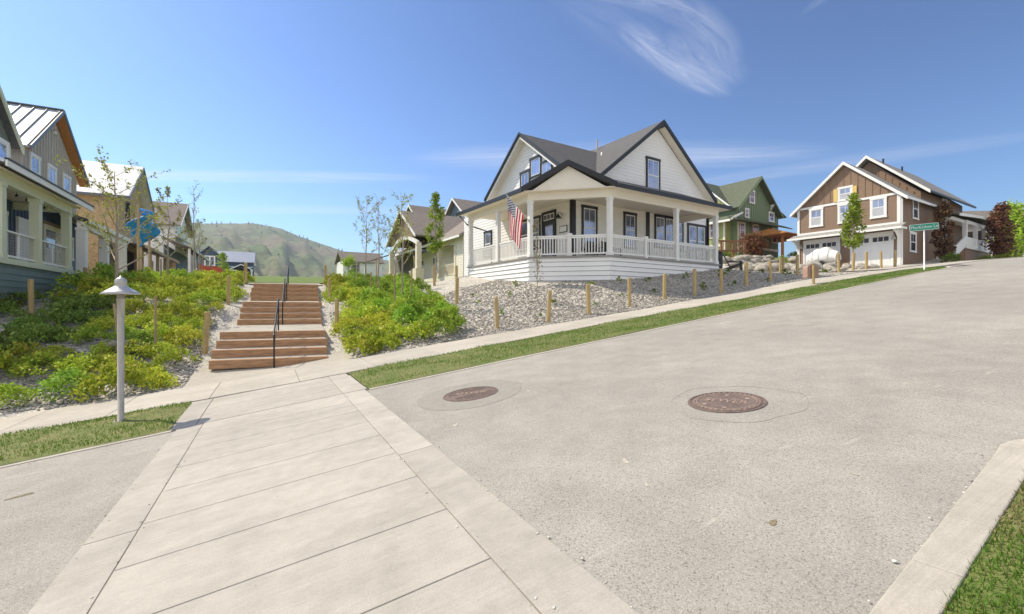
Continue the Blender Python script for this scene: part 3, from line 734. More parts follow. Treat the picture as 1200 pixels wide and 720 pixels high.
for x, y, l, s, ry in [(-3.35, 14.9, 'leaning pale stake directly left of the lamp', 1.3, .1), (-2.8, 15.6, 'thin stake directly right of the lamp', 1.3, 0), (4.25, 17.7, 'left stake of the nearest bare young tree on right bank', 1.25, .02), (4.95, 17.9, 'right stake of the nearest bare young tree on right bank', 1.3, 0),
                       (-4.0, 25.0, 'stake before the second young tree from the lamp', 1.1, .05), (-4.6, 26.8, 'left stake beside the second young tree from the lamp', 1.1, 0), (3.9, 24.4, 'left stake of the fan-branched young tree', 1.3, 0), (4.9, 24.6, 'right stake of the fan-branched young tree', 1.3, 0), (4.0, 21.2, 'stake left of the pole-like young tree', 1.1, 0), (-3.6, 32.4, 'stake beside the tall thin tree in front of hill', 1.3, 0), (-7.0, 17.4, 'small pale marker stake in the shaded gravel at left edge', .45, 0)]:
    o = bpy.data.objects.new('tree_stake', sm); COL.objects.link(o); o.location = (x, y, tz(x, y)); o.scale = (1, 1, s); o.rotation_euler = (0, -ry, 0); tag(o, l, 'stake', 'tree stakes')

# ---------------------------------------------------------------- boulders
def boulder_mesh(seed):
    v, f = ico_arrays(); import bmesh
    bm = bmesh.new(); bmesh.ops.create_icosphere(bm, subdivisions=3, radius=1)
    for q in bm.verts:
        n = mnoise.noise(q.co * 1.1 + Vector((seed * 7.3, 0, 0))); n2 = mnoise.noise(q.co * 2.6 + Vector((0, seed * 3.1, 0)))
        q.co *= 1 + .35 * n + .14 * n2; q.co.z *= .72
    me = bpy.data.meshes.new('boulder'); bm.to_mesh(me); bm.free(); me.polygons.foreach_set('use_smooth', [True] * len(me.polygons)); return me
BM = [boulder_mesh(i) for i in range(6)]
for b in BM: b.materials.append(M['rock'])
def boulder(x, y, s, label, group, dz=0, me=None):
    o = bpy.data.objects.new('boulder', me or random.choice(BM)); COL.objects.link(o); o.location = (x, y, tz(x, y) + s * .3 + dz); o.scale = (s * random.uniform(.85, 1.3), s * random.uniform(.8, 1.1), s * random.uniform(.75, 1)); o.rotation_euler = (random.uniform(-.3, .3), random.uniform(-.3, .3), random.uniform(0, 6)); tag(o, label, 'boulder', group); return o
for lv, (dy, dz, n) in enumerate(((0, 0, 12), (.5, .38, 11), (1.0, .75, 10))):
    for k in range(n):
        boulder(31.5 + k * .72 + random.uniform(-.15, .15), 22.6 + dy + k * .09, random.uniform(.32, .5), 'pale boulder in the retaining wall below the green house', 'boulders of the retaining wall', dz * .7)
for k in range(34):
    x = random.uniform(27.5, 36); y = 15.6 + random.uniform(0, 1) * 5.2
    boulder(x, y, random.uniform(.22, .55), 'pale rock in the heap before the brown house garages', 'rocks before the garages')
for k in range(40):
    x = random.uniform(26.5, 33); y = 13.9 + random.uniform(0, 1.6)
    boulder(x, y, random.uniform(.10, .22), 'small rock on the stony slope behind the sidewalk posts', 'small rocks behind the posts')
boulder(41.6, 24.4, .75, 'large pale boulder beside the gazebo post', None)
boulder(42.8, 24.2, .6, 'tan boulder at the foot of the gazebo path', None)
bmr = boulder_mesh(11); bmr.materials.append(M['rockd'])
boulder(-3.55, 15.8, .36, 'smooth tan boulder among shrubs just left of the lamp post', None, .05, bmr)

# ---------------------------------------------------------------- lamp
x, y = -2.08, 9.17; z = float(zroad(x, y)) + .03
t = tag(empty('path_lamp', (x, y, z)), 'grey metal path lamp with wide conical hat in the grass verge', 'lamp')
mb = MB(); mb.lathe([(.043, -.2), (.043, 1.86), (.040, 1.87)], n=20); mb.build('pole', M['galv'], t, True)
mb = MB(); mb.lathe([(.046, 1.66), (.049, 1.67), (.049, 1.90), (.056, 1.91), (.056, 1.935), (.048, 1.945)], n=20); mb.build('collar', M['galv'], t, True)
mb = MB(); mb.lathe([(.085, -.02), (.085, .02), (.078, .03), (.05, .035)], n=20); mb.build('base_plate', M['galv'], t)
for k in range(4):
    a = .8 + k * math.pi / 2; mb = MB(); mb.lathe([(.011, .03), (.011, .045), (.004, .05)], (.068 * math.cos(a), .068 * math.sin(a), 0), 8); mb.build('bolt', M['iron'], t)
mb = MB(); mb.lathe([(.05, 1.94), (.05, 2.03)], n=20); mb.build('lens', M['lens'], t, True)
mb = MB(); mb.lathe([(.235, 2.005), (.245, 2.0), (.25, 2.012), (.20, 2.05), (.10, 2.115), (.07, 2.15), (.075, 2.155), (.078, 2.20), (.07, 2.235), (.045, 2.255), (.02, 2.268), (.012, 2.29)], n=32); mb.build('lamp_shade', M['lampcap'], t, True)

# ---------------------------------------------------------------- street sign
x, y = 22.2, 8.05; z = float(zroad(x, y)) + .03
t = tag(empty('street_sign', (x, y, z)), 'green street name sign on a slim grey pole at the verge end', 'sign')
mb = MB(); mb.tube([(0, 0, -.3), (0, 0, 1.55)], .024, 10); mb.build('pole', M['signwhite'], t, True)
b = empty('blade', (0, 0, 1.66)); b.parent = t; b.rotation_euler = (R_(0), R_(-5.5), -HEAD + R_(4))
SIGN = b
def rbox(mb, w, h, t_, r, y0):
    pts = []
    for cx, cz, a0 in ((w - r, h - r, 0), (-w + r, h - r, 90), (-w + r, -h + r, 180), (w - r, -h + r, 270)):
        for a in range(0, 91, 30): pts.append((cx + r * math.cos(R_(a0 + a)), y0, cz + r * math.sin(R_(a0 + a))))
    mb.prism(pts, (0, t_, 0))
mb = MB(); rbox(mb, .52, .125, .006, .04, 0); o1 = mb.build('blade_border', M['signwhite'], t); 
mb = MB(); rbox(mb, .503, .108, .010, .03, -.002); o2 = mb.build('blade', M['signgreen'], t)
def text_mesh(name, body, size, m, parent, loc, rot, ext=.002):
    cu = bpy.data.curves.new(name, 'FONT'); cu.body = body; cu.size = size; cu.align_x = 'CENTER'; cu.align_y = 'CENTER'; cu.extrude = ext
    tmp = bpy.data.objects.new(name, cu); COL.objects.link(tmp); dg = bpy.context.evaluated_depsgraph_get(); dg.update()
    me = bpy.data.meshes.new_from_object(tmp.evaluated_get(dg)); bpy.data.objects.remove(tmp)
    me.materials.clear(); o = link(name, me, m, parent); o.location = loc; o.rotation_euler = rot; return o
tx = text_mesh('lettering', 'MacKinlow Ln', .17, M['signwhite'], t, (0, -.006, 1.655), (R_(90), 0, 0))
for q in (o1, o2, tx):
    q.parent = t; mrot = Matrix.Translation((0, 0, 1.66)) @ Matrix.Rotation(-HEAD - R_(6), 4, 'Z') @ Matrix.Rotation(R_(-5), 4, 'Y')
    base = Matrix.Identity(4) if q is not tx else Matrix.Translation((0, -.006, 0)) @ Matrix.Rotation(R_(90), 4, 'X')
    q.matrix_local = mrot @ base
bpy.data.objects.remove(b)

# mailbox
x, y = 17.9, 9.75
z = float(zroad(x, y)) + .03
t = tag(empty('mailbox', (x, y, z), -HEAD), 'brown arched mailbox on a wooden post beside the uphill sidewalk', 'mailbox')
mb = MB(); mb.tube([(0, 0, -.3), (0, 0, .72)], .05, 10); mb.build('post', M['post'], t)
mb = MB(); pr = [(-.2, .26), (-.2, .62)] + [(-.2 * math.cos(a), .62 + .12 * math.sin(a)) for a in np.linspace(0, math.pi, 9)][1:-1] + [(.2, .62), (.2, .26)]
mb.prism([(a + .02, .055, b) for a, b in pr], (0, .3, 0)); mb.build('box', M['pink'], t, bevel=.01)
mb = MB(); mb.prism([(a * .86 + .02, .05, .28 + (b - .26) * .92) for a, b in pr], (0, .012, 0)); mb.build('door', M['pink'], t)

# manholes
def manhole(x, y, r, ring, label, txt, m1, rough):
    z = float(zroad(x, y)); sl = .133
    t = tag(empty('manhole_cover', (x, y, z)), label, 'manhole cover'); t.rotation_euler = (math.atan(-.0116), -math.atan(sl), 0)
    mb = MB(); mb.lathe([(r, -.05), (r, .012), (r * .93, .014), (r * .925, .008), (r * .90, .008)], n=48); mb.build('frame', M['rust'], t)
    mb = MB(); mb.lathe([(r * .89, -.05), (r * .89, .012), (r * .86, .014), (.001, .014)], n=48); mb.build('lid', m1, t)
    if rough:
        mb = MB()
        for i in range(-7, 8):
            for j in range(-7, 8):
                a, b = i * r * .11, j * r * .11
                if a * a + b * b < (r * .8) ** 2 and abs(b) > r * .2: mb.box(a - .012, a + .012, b - .012, b + .012, .013, .019)
        mb.build('tread', M['rust'], t)
    else:
        mb = MB()
        for k in range(36):
            a = k * math.pi / 18; mb.beam((r * .80 * math.cos(a), r * .80 * math.sin(a), .016), (r * .85 * math.cos(a), r * .85 * math.sin(a), .016), .02, .006)
        mb.lathe([(r * .77, .013), (r * .77, .018), (r * .75, .018), (r * .75, .013)], n=48)
        for a in (.6, 2.7, 3.7, 5.8):
            mb.lathe([(.022, .013), (.022, .017), (.012, .017)], (r * .6 * math.cos(a), r * .6 * math.sin(a), 0), 12)
        mb.build('tread', M['rustl'], t)
    o = text_mesh('lettering', txt, r * .36, M['rustl'], t, (0, 0, .017), (0, 0, -HEAD + (R_(-6) if rough else R_(-42))), .003)
    return t
def patch_disc(name, x, y, r0, r1, up, m, lens=1.0, rz=0, n=56, wob=.02):
    V = []; F = []
    for k in range(n):
        a = 2 * math.pi * k / n; w = 1 + wob * math.sin(3 * a + x) + wob * .6 * math.sin(7 * a)
        for r in (r0, r1):
            u = r * w * math.cos(a); v = r * w * math.sin(a) * lens
            X = x + u * math.cos(rz) - v * math.sin(rz); Y = y + u * math.sin(rz) + v * math.cos(rz); V.append((X, Y, float(zroad(X, Y)) + up))
    for k in range(n): F.append((2 * k, 2 * k + 1, (2 * k + 3) % (2 * n), (2 * k + 2) % (2 * n)))
    return struct(link(name, fast(name, V, F, m), None))
manhole(4.01, 3.01, .36, .7, 'nearer cast iron manhole cover with raised ring in the asphalt', 'SEWER', M['rust'], False)
manhole(2.42, 5.78, .38, .8, 'farther cast iron manhole cover with pale patch, closer to the grass verge', 'SEWER', M['rust'], True)
patch_disc('asphalt_patch', 2.42, 5.78, .383, .74, .0065, M['patch'], .93, .6); patch_disc('asphalt_seam', 2.42, 5.78, .741, .757, .0065, M['rubber'], .93, .6)
patch_disc('asphalt_seam', 4.07, 2.95, .60, .608, .006, M['rubber'], 1.0, .2, wob=.05)
patch_disc('oil_stain', 2.36, 1.49, .0, .032, .007, M['stain'], .5, .3, 24, .12); patch_disc('oil_stain', -2.1, 6.0, .0, .10, .007, M['stain'], .35, .1, 24, .15)
for sx_, sy_, sr_ in ((2.36, 2.63, .05), (2.2, 2.25, .03), (3.2, 1.5, .025), (1.75, 4.6, .06), (3.0, 5.2, .05), (5.2, 3.6, .05)): patch_disc('scuff', sx_, sy_, 0, sr_, .007, M['scuff'], .3, .5 * sx_, 20, .2)

# ---------------------------------------------------------------- stairs
st = tag(empty('timber_stairs', (.02, 14.0, -.17), R_(-3.4)), 'wide timber steps with gravel treads climbing between the shrub banks', 'stairs')
RIS = .222; steps = []
fl = [(0, 0), (.5, 1), (1.02, 2), (1.55, 3), (5.25, 4), (5.75, 5), (6.25, 6), (6.75, 7), (9.5, 8), (10.05, 9), (10.6, 10), (11.15, 11)]
tm = MB(); tm.box(-1.44, 1.44, 0, .16, -.02, .2); tme = tm.mesh('timber'); tme.materials.append(M['timber'])
extra = [0] * 4 + [.05] * 4 + [.10] * 4
zs = []
for (yy, k) in fl:
    zz = k * RIS + extra[k]; zs.append(zz)
    o = link('timber', tme, None, st); o.location = (random.uniform(-.03, .03), yy, zz + .012); o.rotation_euler = (0, random.gauss(0, .004), random.gauss(0, .006)); o.scale = (random.uniform(.985, 1.01), 1, 1.05)
    bv = o.modifiers.new('edge', 'BEVEL'); bv.width = .018; bv.segments = 2
mb = MB()
for i, (yy, k) in enumerate(fl):
    y2 = fl[i + 1][0] if i + 1 < len(fl) else 12.9
    z1 = zs[i] + .205; z2 = (zs[i + 1] + .02) if i + 1 < len(fl) else z1 + .02
    mb.hexa([(-1.40, yy + .12, z1 - .5), (1.40, yy + .12, z1 - .5), (1.40, y2 + .05, z1 - .5), (-1.40, y2 + .05, z1 - .5), (-1.40, yy + .12, z1), (1.40, yy + .12, z1), (1.40, y2 + .05, z2), (-1.40, y2 + .05, z2)])
mb.build('tread_gravel', M['fines'], st)
def stairp(lx, ly, lz):
    a = R_(-3.4); return (.02 + lx * math.cos(a) - ly * math.sin(a), 14.0 + lx * math.sin(a) + ly * math.cos(a), -.17 + lz)
for (ya, za, yb, zb, l) in [(-.12, 0, 2.1, .93, 'dark metal handrail on the lowest flight of timber steps'), (5.1, .93, 7.3, 1.87, 'dark metal handrail on the middle flight of timber steps'), (9.35, 1.87, 11.8, 2.78, 'dark metal handrail on the top flight of timber steps')]:
    p0 = stairp(.06, ya, za)
    t = tag(empty('handrail', p0, R_(-3.4)), l, 'handrail', 'handrails on the steps')
    L = yb - ya; Hh = zb - za
    mb = MB(); mb.tube([(0, 0, -.25), (0, 0, .93)], .021, 8); mb.build('post', M['iron'], t)
    mb = MB(); mb.tube([(0, L, Hh - .25), (0, L, Hh + .93)], .021, 8); mb.build('post', M['iron'], t)
    mb = MB(); mb.tube([(0, -.06, .86), (0, -.03, .925), (0, .06, .955), (0, L - .05, Hh + .93), (0, L + .2, Hh + .94), (0, L + .24, Hh + .90)], .024, 8); mb.build('rail', M['iron'], t, True)
    mb = MB(); mb.beam((0, 0, .5), (0, L, Hh + .5), .012, .03); mb.build('mid_rail', M['iron'], t)

# ---------------------------------------------------------------- building helpers
class House:
    def __init__(s, name, label, O, rot, zb, cat='house', group=None):
        s.e = tag(empty(name, (O[0], O[1], zb), R_(rot)), label, cat, group); s.zb = zb
    def mb(s): return MB((0, 0, -s.zb))
    def part(s, name, mb, m, parent=None, **k):
        m = M[m] if isinstance(m, str) else m; parent = parent or s.e
        if name in ('corner_board', 'trim', 'flashing', 'fascia', 'rake_board', 'sheathing_sheet', 'gutter', 'brace', 'flashing', 'batten_board'):
            o = None
            for q in mb.pieces(): o = q.build(name, m, parent, **k)
            return o
        return mb.build(name, m, parent, **k)
def face_x(c, sgn=-1): return lambda s, z, d: (c + sgn * d, s, z)
def face_y(c, sgn=-1): return lambda s, z, d: (s, c + sgn * d, z)
def face_g(p0, u, n): return lambda s, z, d: (p0[0] + u[0] * s + n[0] * d, p0[1] + u[1] * s + n[1] * d, z)
def span(poly, z):
    xs = []
    for (a, b), (c, d) in zip(poly, poly[1:] + poly[:1]):
        if (b - z) * (d - z) <= 0 and b != d: xs.append(a + (z - b) / (d - b) * (c - a))
        elif b == d == z: xs += [a, c]
    return (min(xs), max(xs)) if len(xs) > 1 else None
def lap(mb, F, poly, h=.16, proud=.022, gap=0):
    z0 = min(p[1] for p in poly); z1 = max(p[1] for p in poly); z = z0
    while z < z1 - .01:
        zt = min(z + h - gap, z1 - 1e-3); a = span(poly, z + 1e-4); b = span(poly, zt)
        if a and b:
            mb.poly([F(a[0], z, proud), F(a[1], z, proud), F(b[1], zt, .004), F(b[0], zt, .004)])
            mb.poly([F(a[0], z, 0), F(a[1], z, 0), F(a[1], z, proud), F(a[0], z, proud)])
            mb.poly([F(a[0], z, 0), F(a[0], z, proud), F(b[0], zt, .004), F(b[0], zt, 0)]); mb.poly([F(a[1], z, 0), F(a[1], z, proud), F(b[1], zt, .004), F(b[1], zt, 0)])
        z += h
def batten(mb, F, poly, step=.4, w=.05, d=.03):
    s0 = min(p[0] for p in poly); s1 = max(p[0] for p in poly); s = s0 + step * .5; T = [(b, a) for a, b in poly]
    while s < s1:
        q = span(T, s)
        if q: mb.fbox(F, s - w / 2, s + w / 2, q[0], q[1] - .03, 0, d)
        s += step
def window(H, F, s0, s1, z0, z1, trim, sash='white', pane='pane', tw=.11, mull=0, rail=True, munt=1, blind=False, name='window', parent=None, head=True, d=0.012):
    mb = H.mb(); e = .02
    mb.fbox(F, s0 - tw, s0 + .002, z0 - tw * .9, z1 + tw, d, d + .05); mb.fbox(F, s1 - .002, s1 + tw, z0 - tw * .9, z1 + tw, d, d + .05)
    mb.fbox(F, s0 - tw - (e if head else 0), s1 + tw + (e if head else 0), z1, z1 + tw + e, d, d + .062); mb.fbox(F, s0 - tw - e, s1 + tw + e, z0 - tw * .8, z0, d, d + .07)
    n = mull + 1; wd = (s1 - s0) / n
    for k in range(1, n): mb.fbox(F, s0 + wd * k - tw * .45, s0 + wd * k + tw * .45, z0, z1, d, d + .048)
    w = H.part(name, mb, trim, parent)
    mb = H.mb(); g = .05; zm = (z0 + z1) / 2 + (z1 - z0) * .02
    for k in range(n):
        a = s0 + wd * k + (tw * .45 if k else 0); b = s0 + wd * (k + 1) - (tw * .45 if k < n - 1 else 0)
        for q in ((a, a + g, z0, z1), (b - g, b, z0, z1), (a + g, b - g, z1 - g, z1), (a + g, b - g, z0, z0 + g)): mb.fbox(F, *q, d, d + .034)
        if rail: mb.fbox(F, a + g, b - g, zm - .03, zm + .03, d, d + .036)
        for j in range(munt):
            c = a + (b - a) * (j + 1) / (munt + 1); mb.fbox(F, c - .012, c + .012, (zm + .03) if rail else z0 + g, z1 - g, d, d + .030)
    H.part('sash', mb, sash, w)
    mb = H.mb(); mb.fbox(F, s0 + .01, s1 - .01, z0 + .01, z1 - .01, d + .006, d + .022); H.part('pane', mb, pane, w)
    if blind:
        mb = H.mb(); mb.fbox(F, s0 + g + .01, s1 - g - .01, z0 + g, zm - .04, d + .02, d + .026); H.part('blind', mb, 'blind', w)
    return w
def roof_gable(mb, ax, a0, a1, c, half, zr, ze, t=.16):
    P = (lambda a, b, z: (a, b, z)) if ax == 'x' else (lambda a, b, z: (b, a, z))
    for sg in (-1, 1):
        mb.slab([P(a0, c, zr), P(a1, c, zr), P(a1, c + sg * half, ze), P(a0, c + sg * half, ze)], t)
def rakes(mb, ax, a, c, half, zr, ze, t=.05, h=.22, out=0, drop=.02):
    P = (lambda a, b, z: (a, b, z)) if ax == 'x' else (lambda a, b, z: (b, a, z))
    for sg in (-1, 1):
        q = [P(a, c, zr - drop), P(a, c + sg * half, ze - drop), P(a, c + sg * half, ze - drop - h), P(a, c, zr - drop - h)]
        mb.prism(q, P(t, 0, 0))
def eaves(mb, ax, a0, a1, c, half, ze, h=.18, w=.06, drop=.03):
    for sg in (-1, 1):
        b = c + sg * half
        if ax == 'x': mb.box(a0, a1, min(b, b + sg * w), max(b, b + sg * w), ze - drop - h, ze - drop)
        else: mb.box(min(b, b + sg * w), max(b, b + sg * w), a0, a1, ze - drop - h, ze - drop)
def gable_solid(mb, ax, a0, a1, c, half, z0, ze, zr):
    P = (lambda a, b, z: (a, b, z)) if ax == 'x' else (lambda a, b, z: (b, a, z))
    mb.prism([P(a0, c - half, z0), P(a0, c + half, z0), P(a0, c + half, ze), P(a0, c, zr), P(a0, c - half, ze)], P(a1 - a0, 0, 0))
def railing(H, p, q, zf, m='white', h=.92, parent=None, step=.115, bw=.034):
    mb = H.mb(); p = Vector((p[0], p[1], zf)); q = Vector((q[0], q[1], zf)); L = (q - p).length; d = (q - p) / L; U = Vector((0, 0, 1))
    mb.beam(p + U * (h - .03), q + U * (h - .03), .09, .06); mb.beam(p + U * (h - .1), q + U * (h - .1), .04, .07); mb.beam(p + U * .11, q + U * .11, .05, .07)
    n = int(L / step)
    for k in range(1, n): c = p + d * (L * k / n); mb.box(c.x - bw / 2, c.x + bw / 2, c.y - bw / 2, c.y + bw / 2, zf + .12, zf + h - .1)
    return H.part('railing', mb, m, parent)
def ppost(H, x, y, z0, z1, m='white', w=.19, name='porch_post'):
    mb = H.mb(); a = w / 2; mb.box(x - a, x + a, y - a, y + a, z0, z1); b = a + .025
    mb.box(x - b, x + b, y - b, y + b, z0, z0 + .16); mb.box(x - b, x + b, y - b, y + b, z1 - .12, z1 - .002); return H.part(name, mb, m)

# ================================================================ white corner house
H = House('white_house', 'white two-storey house with black trim and wraparound porch on the corner', (10.34, 15.0), 5.1, 2.5)
ZD, ZBm, ZE = 3.66, 6.17, 6.50
r2 = 2 ** -.5
mb = H.mb()
FL = face_x(0); FR = face_y(0); FC = face_g((0, 2.5), (r2, -r2), (-r2, -r2)); Lc = 2.5 * 2 ** .5
h_ = .205; zb0 = 2.2
lap(mb, FL, [(2.5, zb0), (8.3, zb0), (8.3, ZD - .06), (2.5, ZD - .06)], h_, .045, .014); lap(mb, FC, [(0, zb0), (Lc, zb0), (Lc, ZD - .06), (0, ZD - .06)], h_, .045, .014); lap(mb, FR, [(2.5, zb0), (10.3, zb0), (10.3, ZD - .06), (2.5, ZD - .06)], h_, .045, .014)
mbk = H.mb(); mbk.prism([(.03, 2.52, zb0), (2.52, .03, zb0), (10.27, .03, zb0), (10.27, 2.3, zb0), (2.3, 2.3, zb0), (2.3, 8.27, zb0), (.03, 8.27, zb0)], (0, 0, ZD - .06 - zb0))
H.part('skirt_backing', mbk, 'interior'); H.part('skirt', mb, 'wsiding')
mb = H.mb(); mb.prism([(-.07, 2.46, ZD - .06), (2.46, -.07, ZD - .06), (10.36, -.07, ZD - .06), (10.36, 2.36, ZD - .06), (2.36, 2.36, ZD - .06), (2.36, 8.36, ZD - .06), (-.07, 8.36, ZD - .06)], (0, 0, .07)); H.part('deck', mb, 'deck')
ZF = ZD + .01
pl = [(.1, 2.55), (.1, 5.3), (.1, 8.2), (2.55, .1), (7.0, .1), (10.18, .1)]
for a, b in pl: ppost(H, a, b, ZF, ZBm + .01)
nw = [(1.32, 1.32), (4.8, .1)]
for a, b in nw: ppost(H, a, b, ZF, ZF + 1.0, w=.14, name='newel_post')
for p, q in (((.1, 2.68), (.1, 5.18)), ((.1, 5.42), (.1, 8.08)), ((.2, 2.45), (1.25, 1.4)), ((1.4, 1.25), (2.45, .2)), ((2.68, .1), (4.71, .1)), ((4.89, .1), (6.88, .1)), ((7.12, .1), (10.06, .1)), ((10.18, .22), (10.18, 2.34))):
    railing(H, p, q, ZF)
mb = H.mb()
mb.beam((.1, 2.5, (ZBm + ZE) / 2), (.1, 8.3, (ZBm + ZE) / 2), .2, ZE - ZBm); mb.beam((2.5, .1, (ZBm + ZE) / 2), (10.3, .1, (ZBm + ZE) / 2), .2, ZE - ZBm - .004); mb.beam((.03, 2.6, (ZBm + ZE) / 2), (2.6, .03, (ZBm + ZE) / 2), .19, ZE - ZBm - .008); mb.beam((10.18, .2, (ZBm + ZE) / 2), (10.18, 2.4, (ZBm + ZE) / 2), .2, ZE - ZBm - .012)
H.part('porch_beam', mb, 'ceilcream')
mb = H.mb(); mb.prism([(-.36, 2.36, ZE), (2.36, -.36, ZE), (10.66, -.36, ZE), (10.66, 2.38, ZE), (2.38, 2.38, ZE), (2.38, 8.7, ZE), (-.36, 8.7, ZE)], (0, 0, .03)); H.part('porch_ceiling', mb, 'ceilcream')
# main walls
mb = H.mb()
gable_solid(mb, 'y', 2.42, 13.5, 8.4, 4.5, 2.0, 7.72, 11.12); gable_solid(mb, 'x', 2.42, 8.4, 6.1, 3.45, 2.0, 8.0, 10.5)
mb.box(2.42, 8, 2.42, 13.5, 2.0, 7.4)
lap(mb, face_y(2.4), [(10.7, 2.9), (12.9, 2.9), (12.9, 6.5), (10.7, 6.5)], .17); lap(mb, face_y(2.4), [(2.4, 6.5), (12.9, 6.5), (12.9, 7.7), (8.4, 11.12), (3.9, 7.7), (2.4, 7.0)], .17); lap(mb, face_x(2.4), [(2.4, 6.5), (9.56, 6.5), (9.56, 7.95), (6.1, 10.5), (2.6, 7.9), (2.4, 7.8)], .17); lap(mb, face_x(2.4), [(8.6, 2.9), (9.56, 2.9), (9.56, 6.5), (8.6, 6.5)], .17)
lap(mb, face_x(12.92, 1), [(2.42, 2.9), (13.5, 2.9), (13.5, 7.6), (2.42, 7.6)], .17); lap(mb, face_x(2.4), [(9.56, 2.9), (13.5, 2.9), (13.5, 7.4), (9.56, 7.4)], .17)
H.part('wall', mb, 'wsiding')
mb = H.mb(); lap(mb, face_y(2.4), [(2.4, 3.6), (10.7, 3.6), (10.7, 6.5), (2.4, 6.5)], .17); lap(mb, face_x(2.4), [(2.4, 3.6), (8.6, 3.6), (8.6, 6.5), (2.4, 6.5)], .17); H.part('porch_wall', mb, 'pwall_bounce')
mb = H.mb()
mb.fbox(face_y(2.4), 2.37, 2.60, ZF, ZE, .02, .05); mb.fbox(face_x(2.4), 2.37, 2.52, ZF, ZE, .02, .048); mb.fbox(face_y(2.4), 7.5, 7.76, ZF, ZE, .02, .06); mb.fbox(face_y(2.4), 12.78, 12.95, 3.3, 7.5, .02, .06)
H.part('corner_board', mb, 'black')
# roofs
mb = H.mb(); roof_gable(mb, 'y', 1.95, 13.9, 8.4, 4.75, 11.42, 7.72, .17); roof_gable(mb, 'x', 1.9, 8.0, 6.1, 3.72, 10.72, 7.92, .16)
rf = H.part('roof', mb, 'shgrey')
mb = H.mb(); rakes(mb, 'y', 1.90, 8.4, 4.78, 11.44, 7.71, .05, .24, drop=-.02); rakes(mb, 'x', 1.85, 6.1, 3.75, 10.74, 7.91, .05, .12, drop=-.03)
eaves(mb, 'y', 1.95, 13.9, 8.4, 4.70, 7.74); eaves(mb, 'x', 1.9, 4.2, 6.1, 3.68, 7.93, .12)
H.part('fascia', mb, 'black', rf)
mb = H.mb()
for sg in (-1, 1):
    mb.beam((1.98, 6.1, 10.50), (1.98, 6.1 + sg * 3.6, 7.76), .12, .10)
mb.prism([(7.15, 5.4, 10.35), (7.05, 5.2, 10.25), (5.1, 3.4, 8.65), (5.2, 3.2, 8.75)], (0, -.02, .12))
H.part('flashing', mb, 'white', rf)
mb = H.mb()
for y0 in (6.6,): mb.tube([(8.0, y0, 11.0), (8.0, y0, 11.75)], .05, 8); mb.tube([(7.9, 7.2, 10.95), (7.9, 7.2, 11.2)], .1, 8)
H.part('vent_pipe', mb, 'galv', rf)
# soffit under the left and front rakes
mb = H.mb(); 
for sg in (-1, 1): mb.slab([(1.92, 6.1, 10.54), (2.4, 6.1, 10.54), (2.4, 6.1 + sg * 3.66, 7.79), (1.92, 6.1 + sg * 3.66, 7.79)], .02); mb.slab([(8.4, 1.97, 11.23), (8.4, 2.4, 11.23), (8.4 + sg * 4.68, 2.4, 7.58), (8.4 + sg * 4.68, 1.97, 7.58)], .02)
H.part('soffit', mb, 'ceilcream', rf)
# porch roof
sl = .43; mb = H.mb()
E0 = 2.33
mb.slab([(E0, -.42, ZE + .14), (10.72, -.42, ZE + .14), (10.72, 2.42, ZE + .14 + sl * 2.84), (E0, 2.42, ZE + .14 + sl * 2.84)], .13)
mb.slab([(-.42, E0, ZE + .14), (-.42, 8.8, ZE + .14), (2.42, 8.8, ZE + .14 + sl * 2.84), (2.42, E0, ZE + .14 + sl * 2.84)], .13)
c0 = .95; D0 = (c0, c0, 7.68); D1 = (2.75, 2.75, 7.68)
mb.slab([D0, D1, (E0 + 1.8, -.45 + 1.8, ZE + .15), (E0 + .02, -.45, ZE + .15)], .13); mb.slab([D0, D1, (-.45 + 1.8, E0 + 1.8, ZE + .15), (-.45, E0 + .02, ZE + .15)], .13)
pr = H.part('porch_roof', mb, 'shgrey')
mb = H.mb()
mb.box(E0 + .03, 10.76, -.50, -.42, ZE - .02, ZE + .15); mb.box(-.50, -.42, E0 + .03, 8.84, ZE - .02, ZE + .15)
for e in ((E0 + .06, -.49), (-.49, E0 + .06)):
    mb.prism([(D0[0] - .03, D0[1] - .03, 7.72), (e[0], e[1], ZE + .19), (e[0], e[1], ZE - .01), (D0[0] - .03, D0[1] - .03, 7.50)], (-.04, -.04, 0))
H.part('fascia', mb, 'black', pr)
mb = H.mb(); mb.poly([(10.70, -.36, ZE + .02), (10.70, 2.4, ZE + .02), (10.70, 2.4, ZE + 1.26)]); mb.box(10.66, 10.74, -.4, 2.4, ZE - .02, ZE + .12)
H.part('gable_end', mb, 'wsiding', pr)
mb = H.mb(); mb.prism([(-.14, 2.2, ZE - .01), (2.2, -.14, ZE - .01), (1.03, 1.03, 7.5)], (.08, .08, 0)); H.part('pediment', mb, 'ceilcream', pr)
# windows and door
Fy = face_y(2.4); Fx = face_x(2.4); dd = .022
window(H, Fy, 3.08, 3.86, 4.25, 6.2, 'black', d=dd); window(H, Fy, 5.92, 6.64, 4.55, 6.2, 'black', d=dd); window(H, Fy, 8.28, 10.5, 4.75, 6.33, 'black', mull=2, d=dd); window(H, Fy, 11.1, 12.6, 4.35, 6.14, 'black', mull=1, munt=0, d=dd)
window(H, Fy, 7.6, 8.5, 7.6, 9.34, 'black', d=dd)
window(H, Fx, 4.95, 6.78, 4.55, 6.05, 'black', mull=1, munt=0, d=dd)
window(H, Fx, 5.88, 6.58, 8.02, 8.68, 'black', rail=False, d=dd); window(H, Fx, 4.86, 5.66, 8.34, 9.2, 'black', rail=False, munt=0, d=dd); window(H, Fx, 3.94, 4.70, 8.10, 8.76, 'black', rail=False, d=dd)
window(H, Fx, 9.9, 10.6, 4.6, 6.0, 'black', munt=0, d=dd)
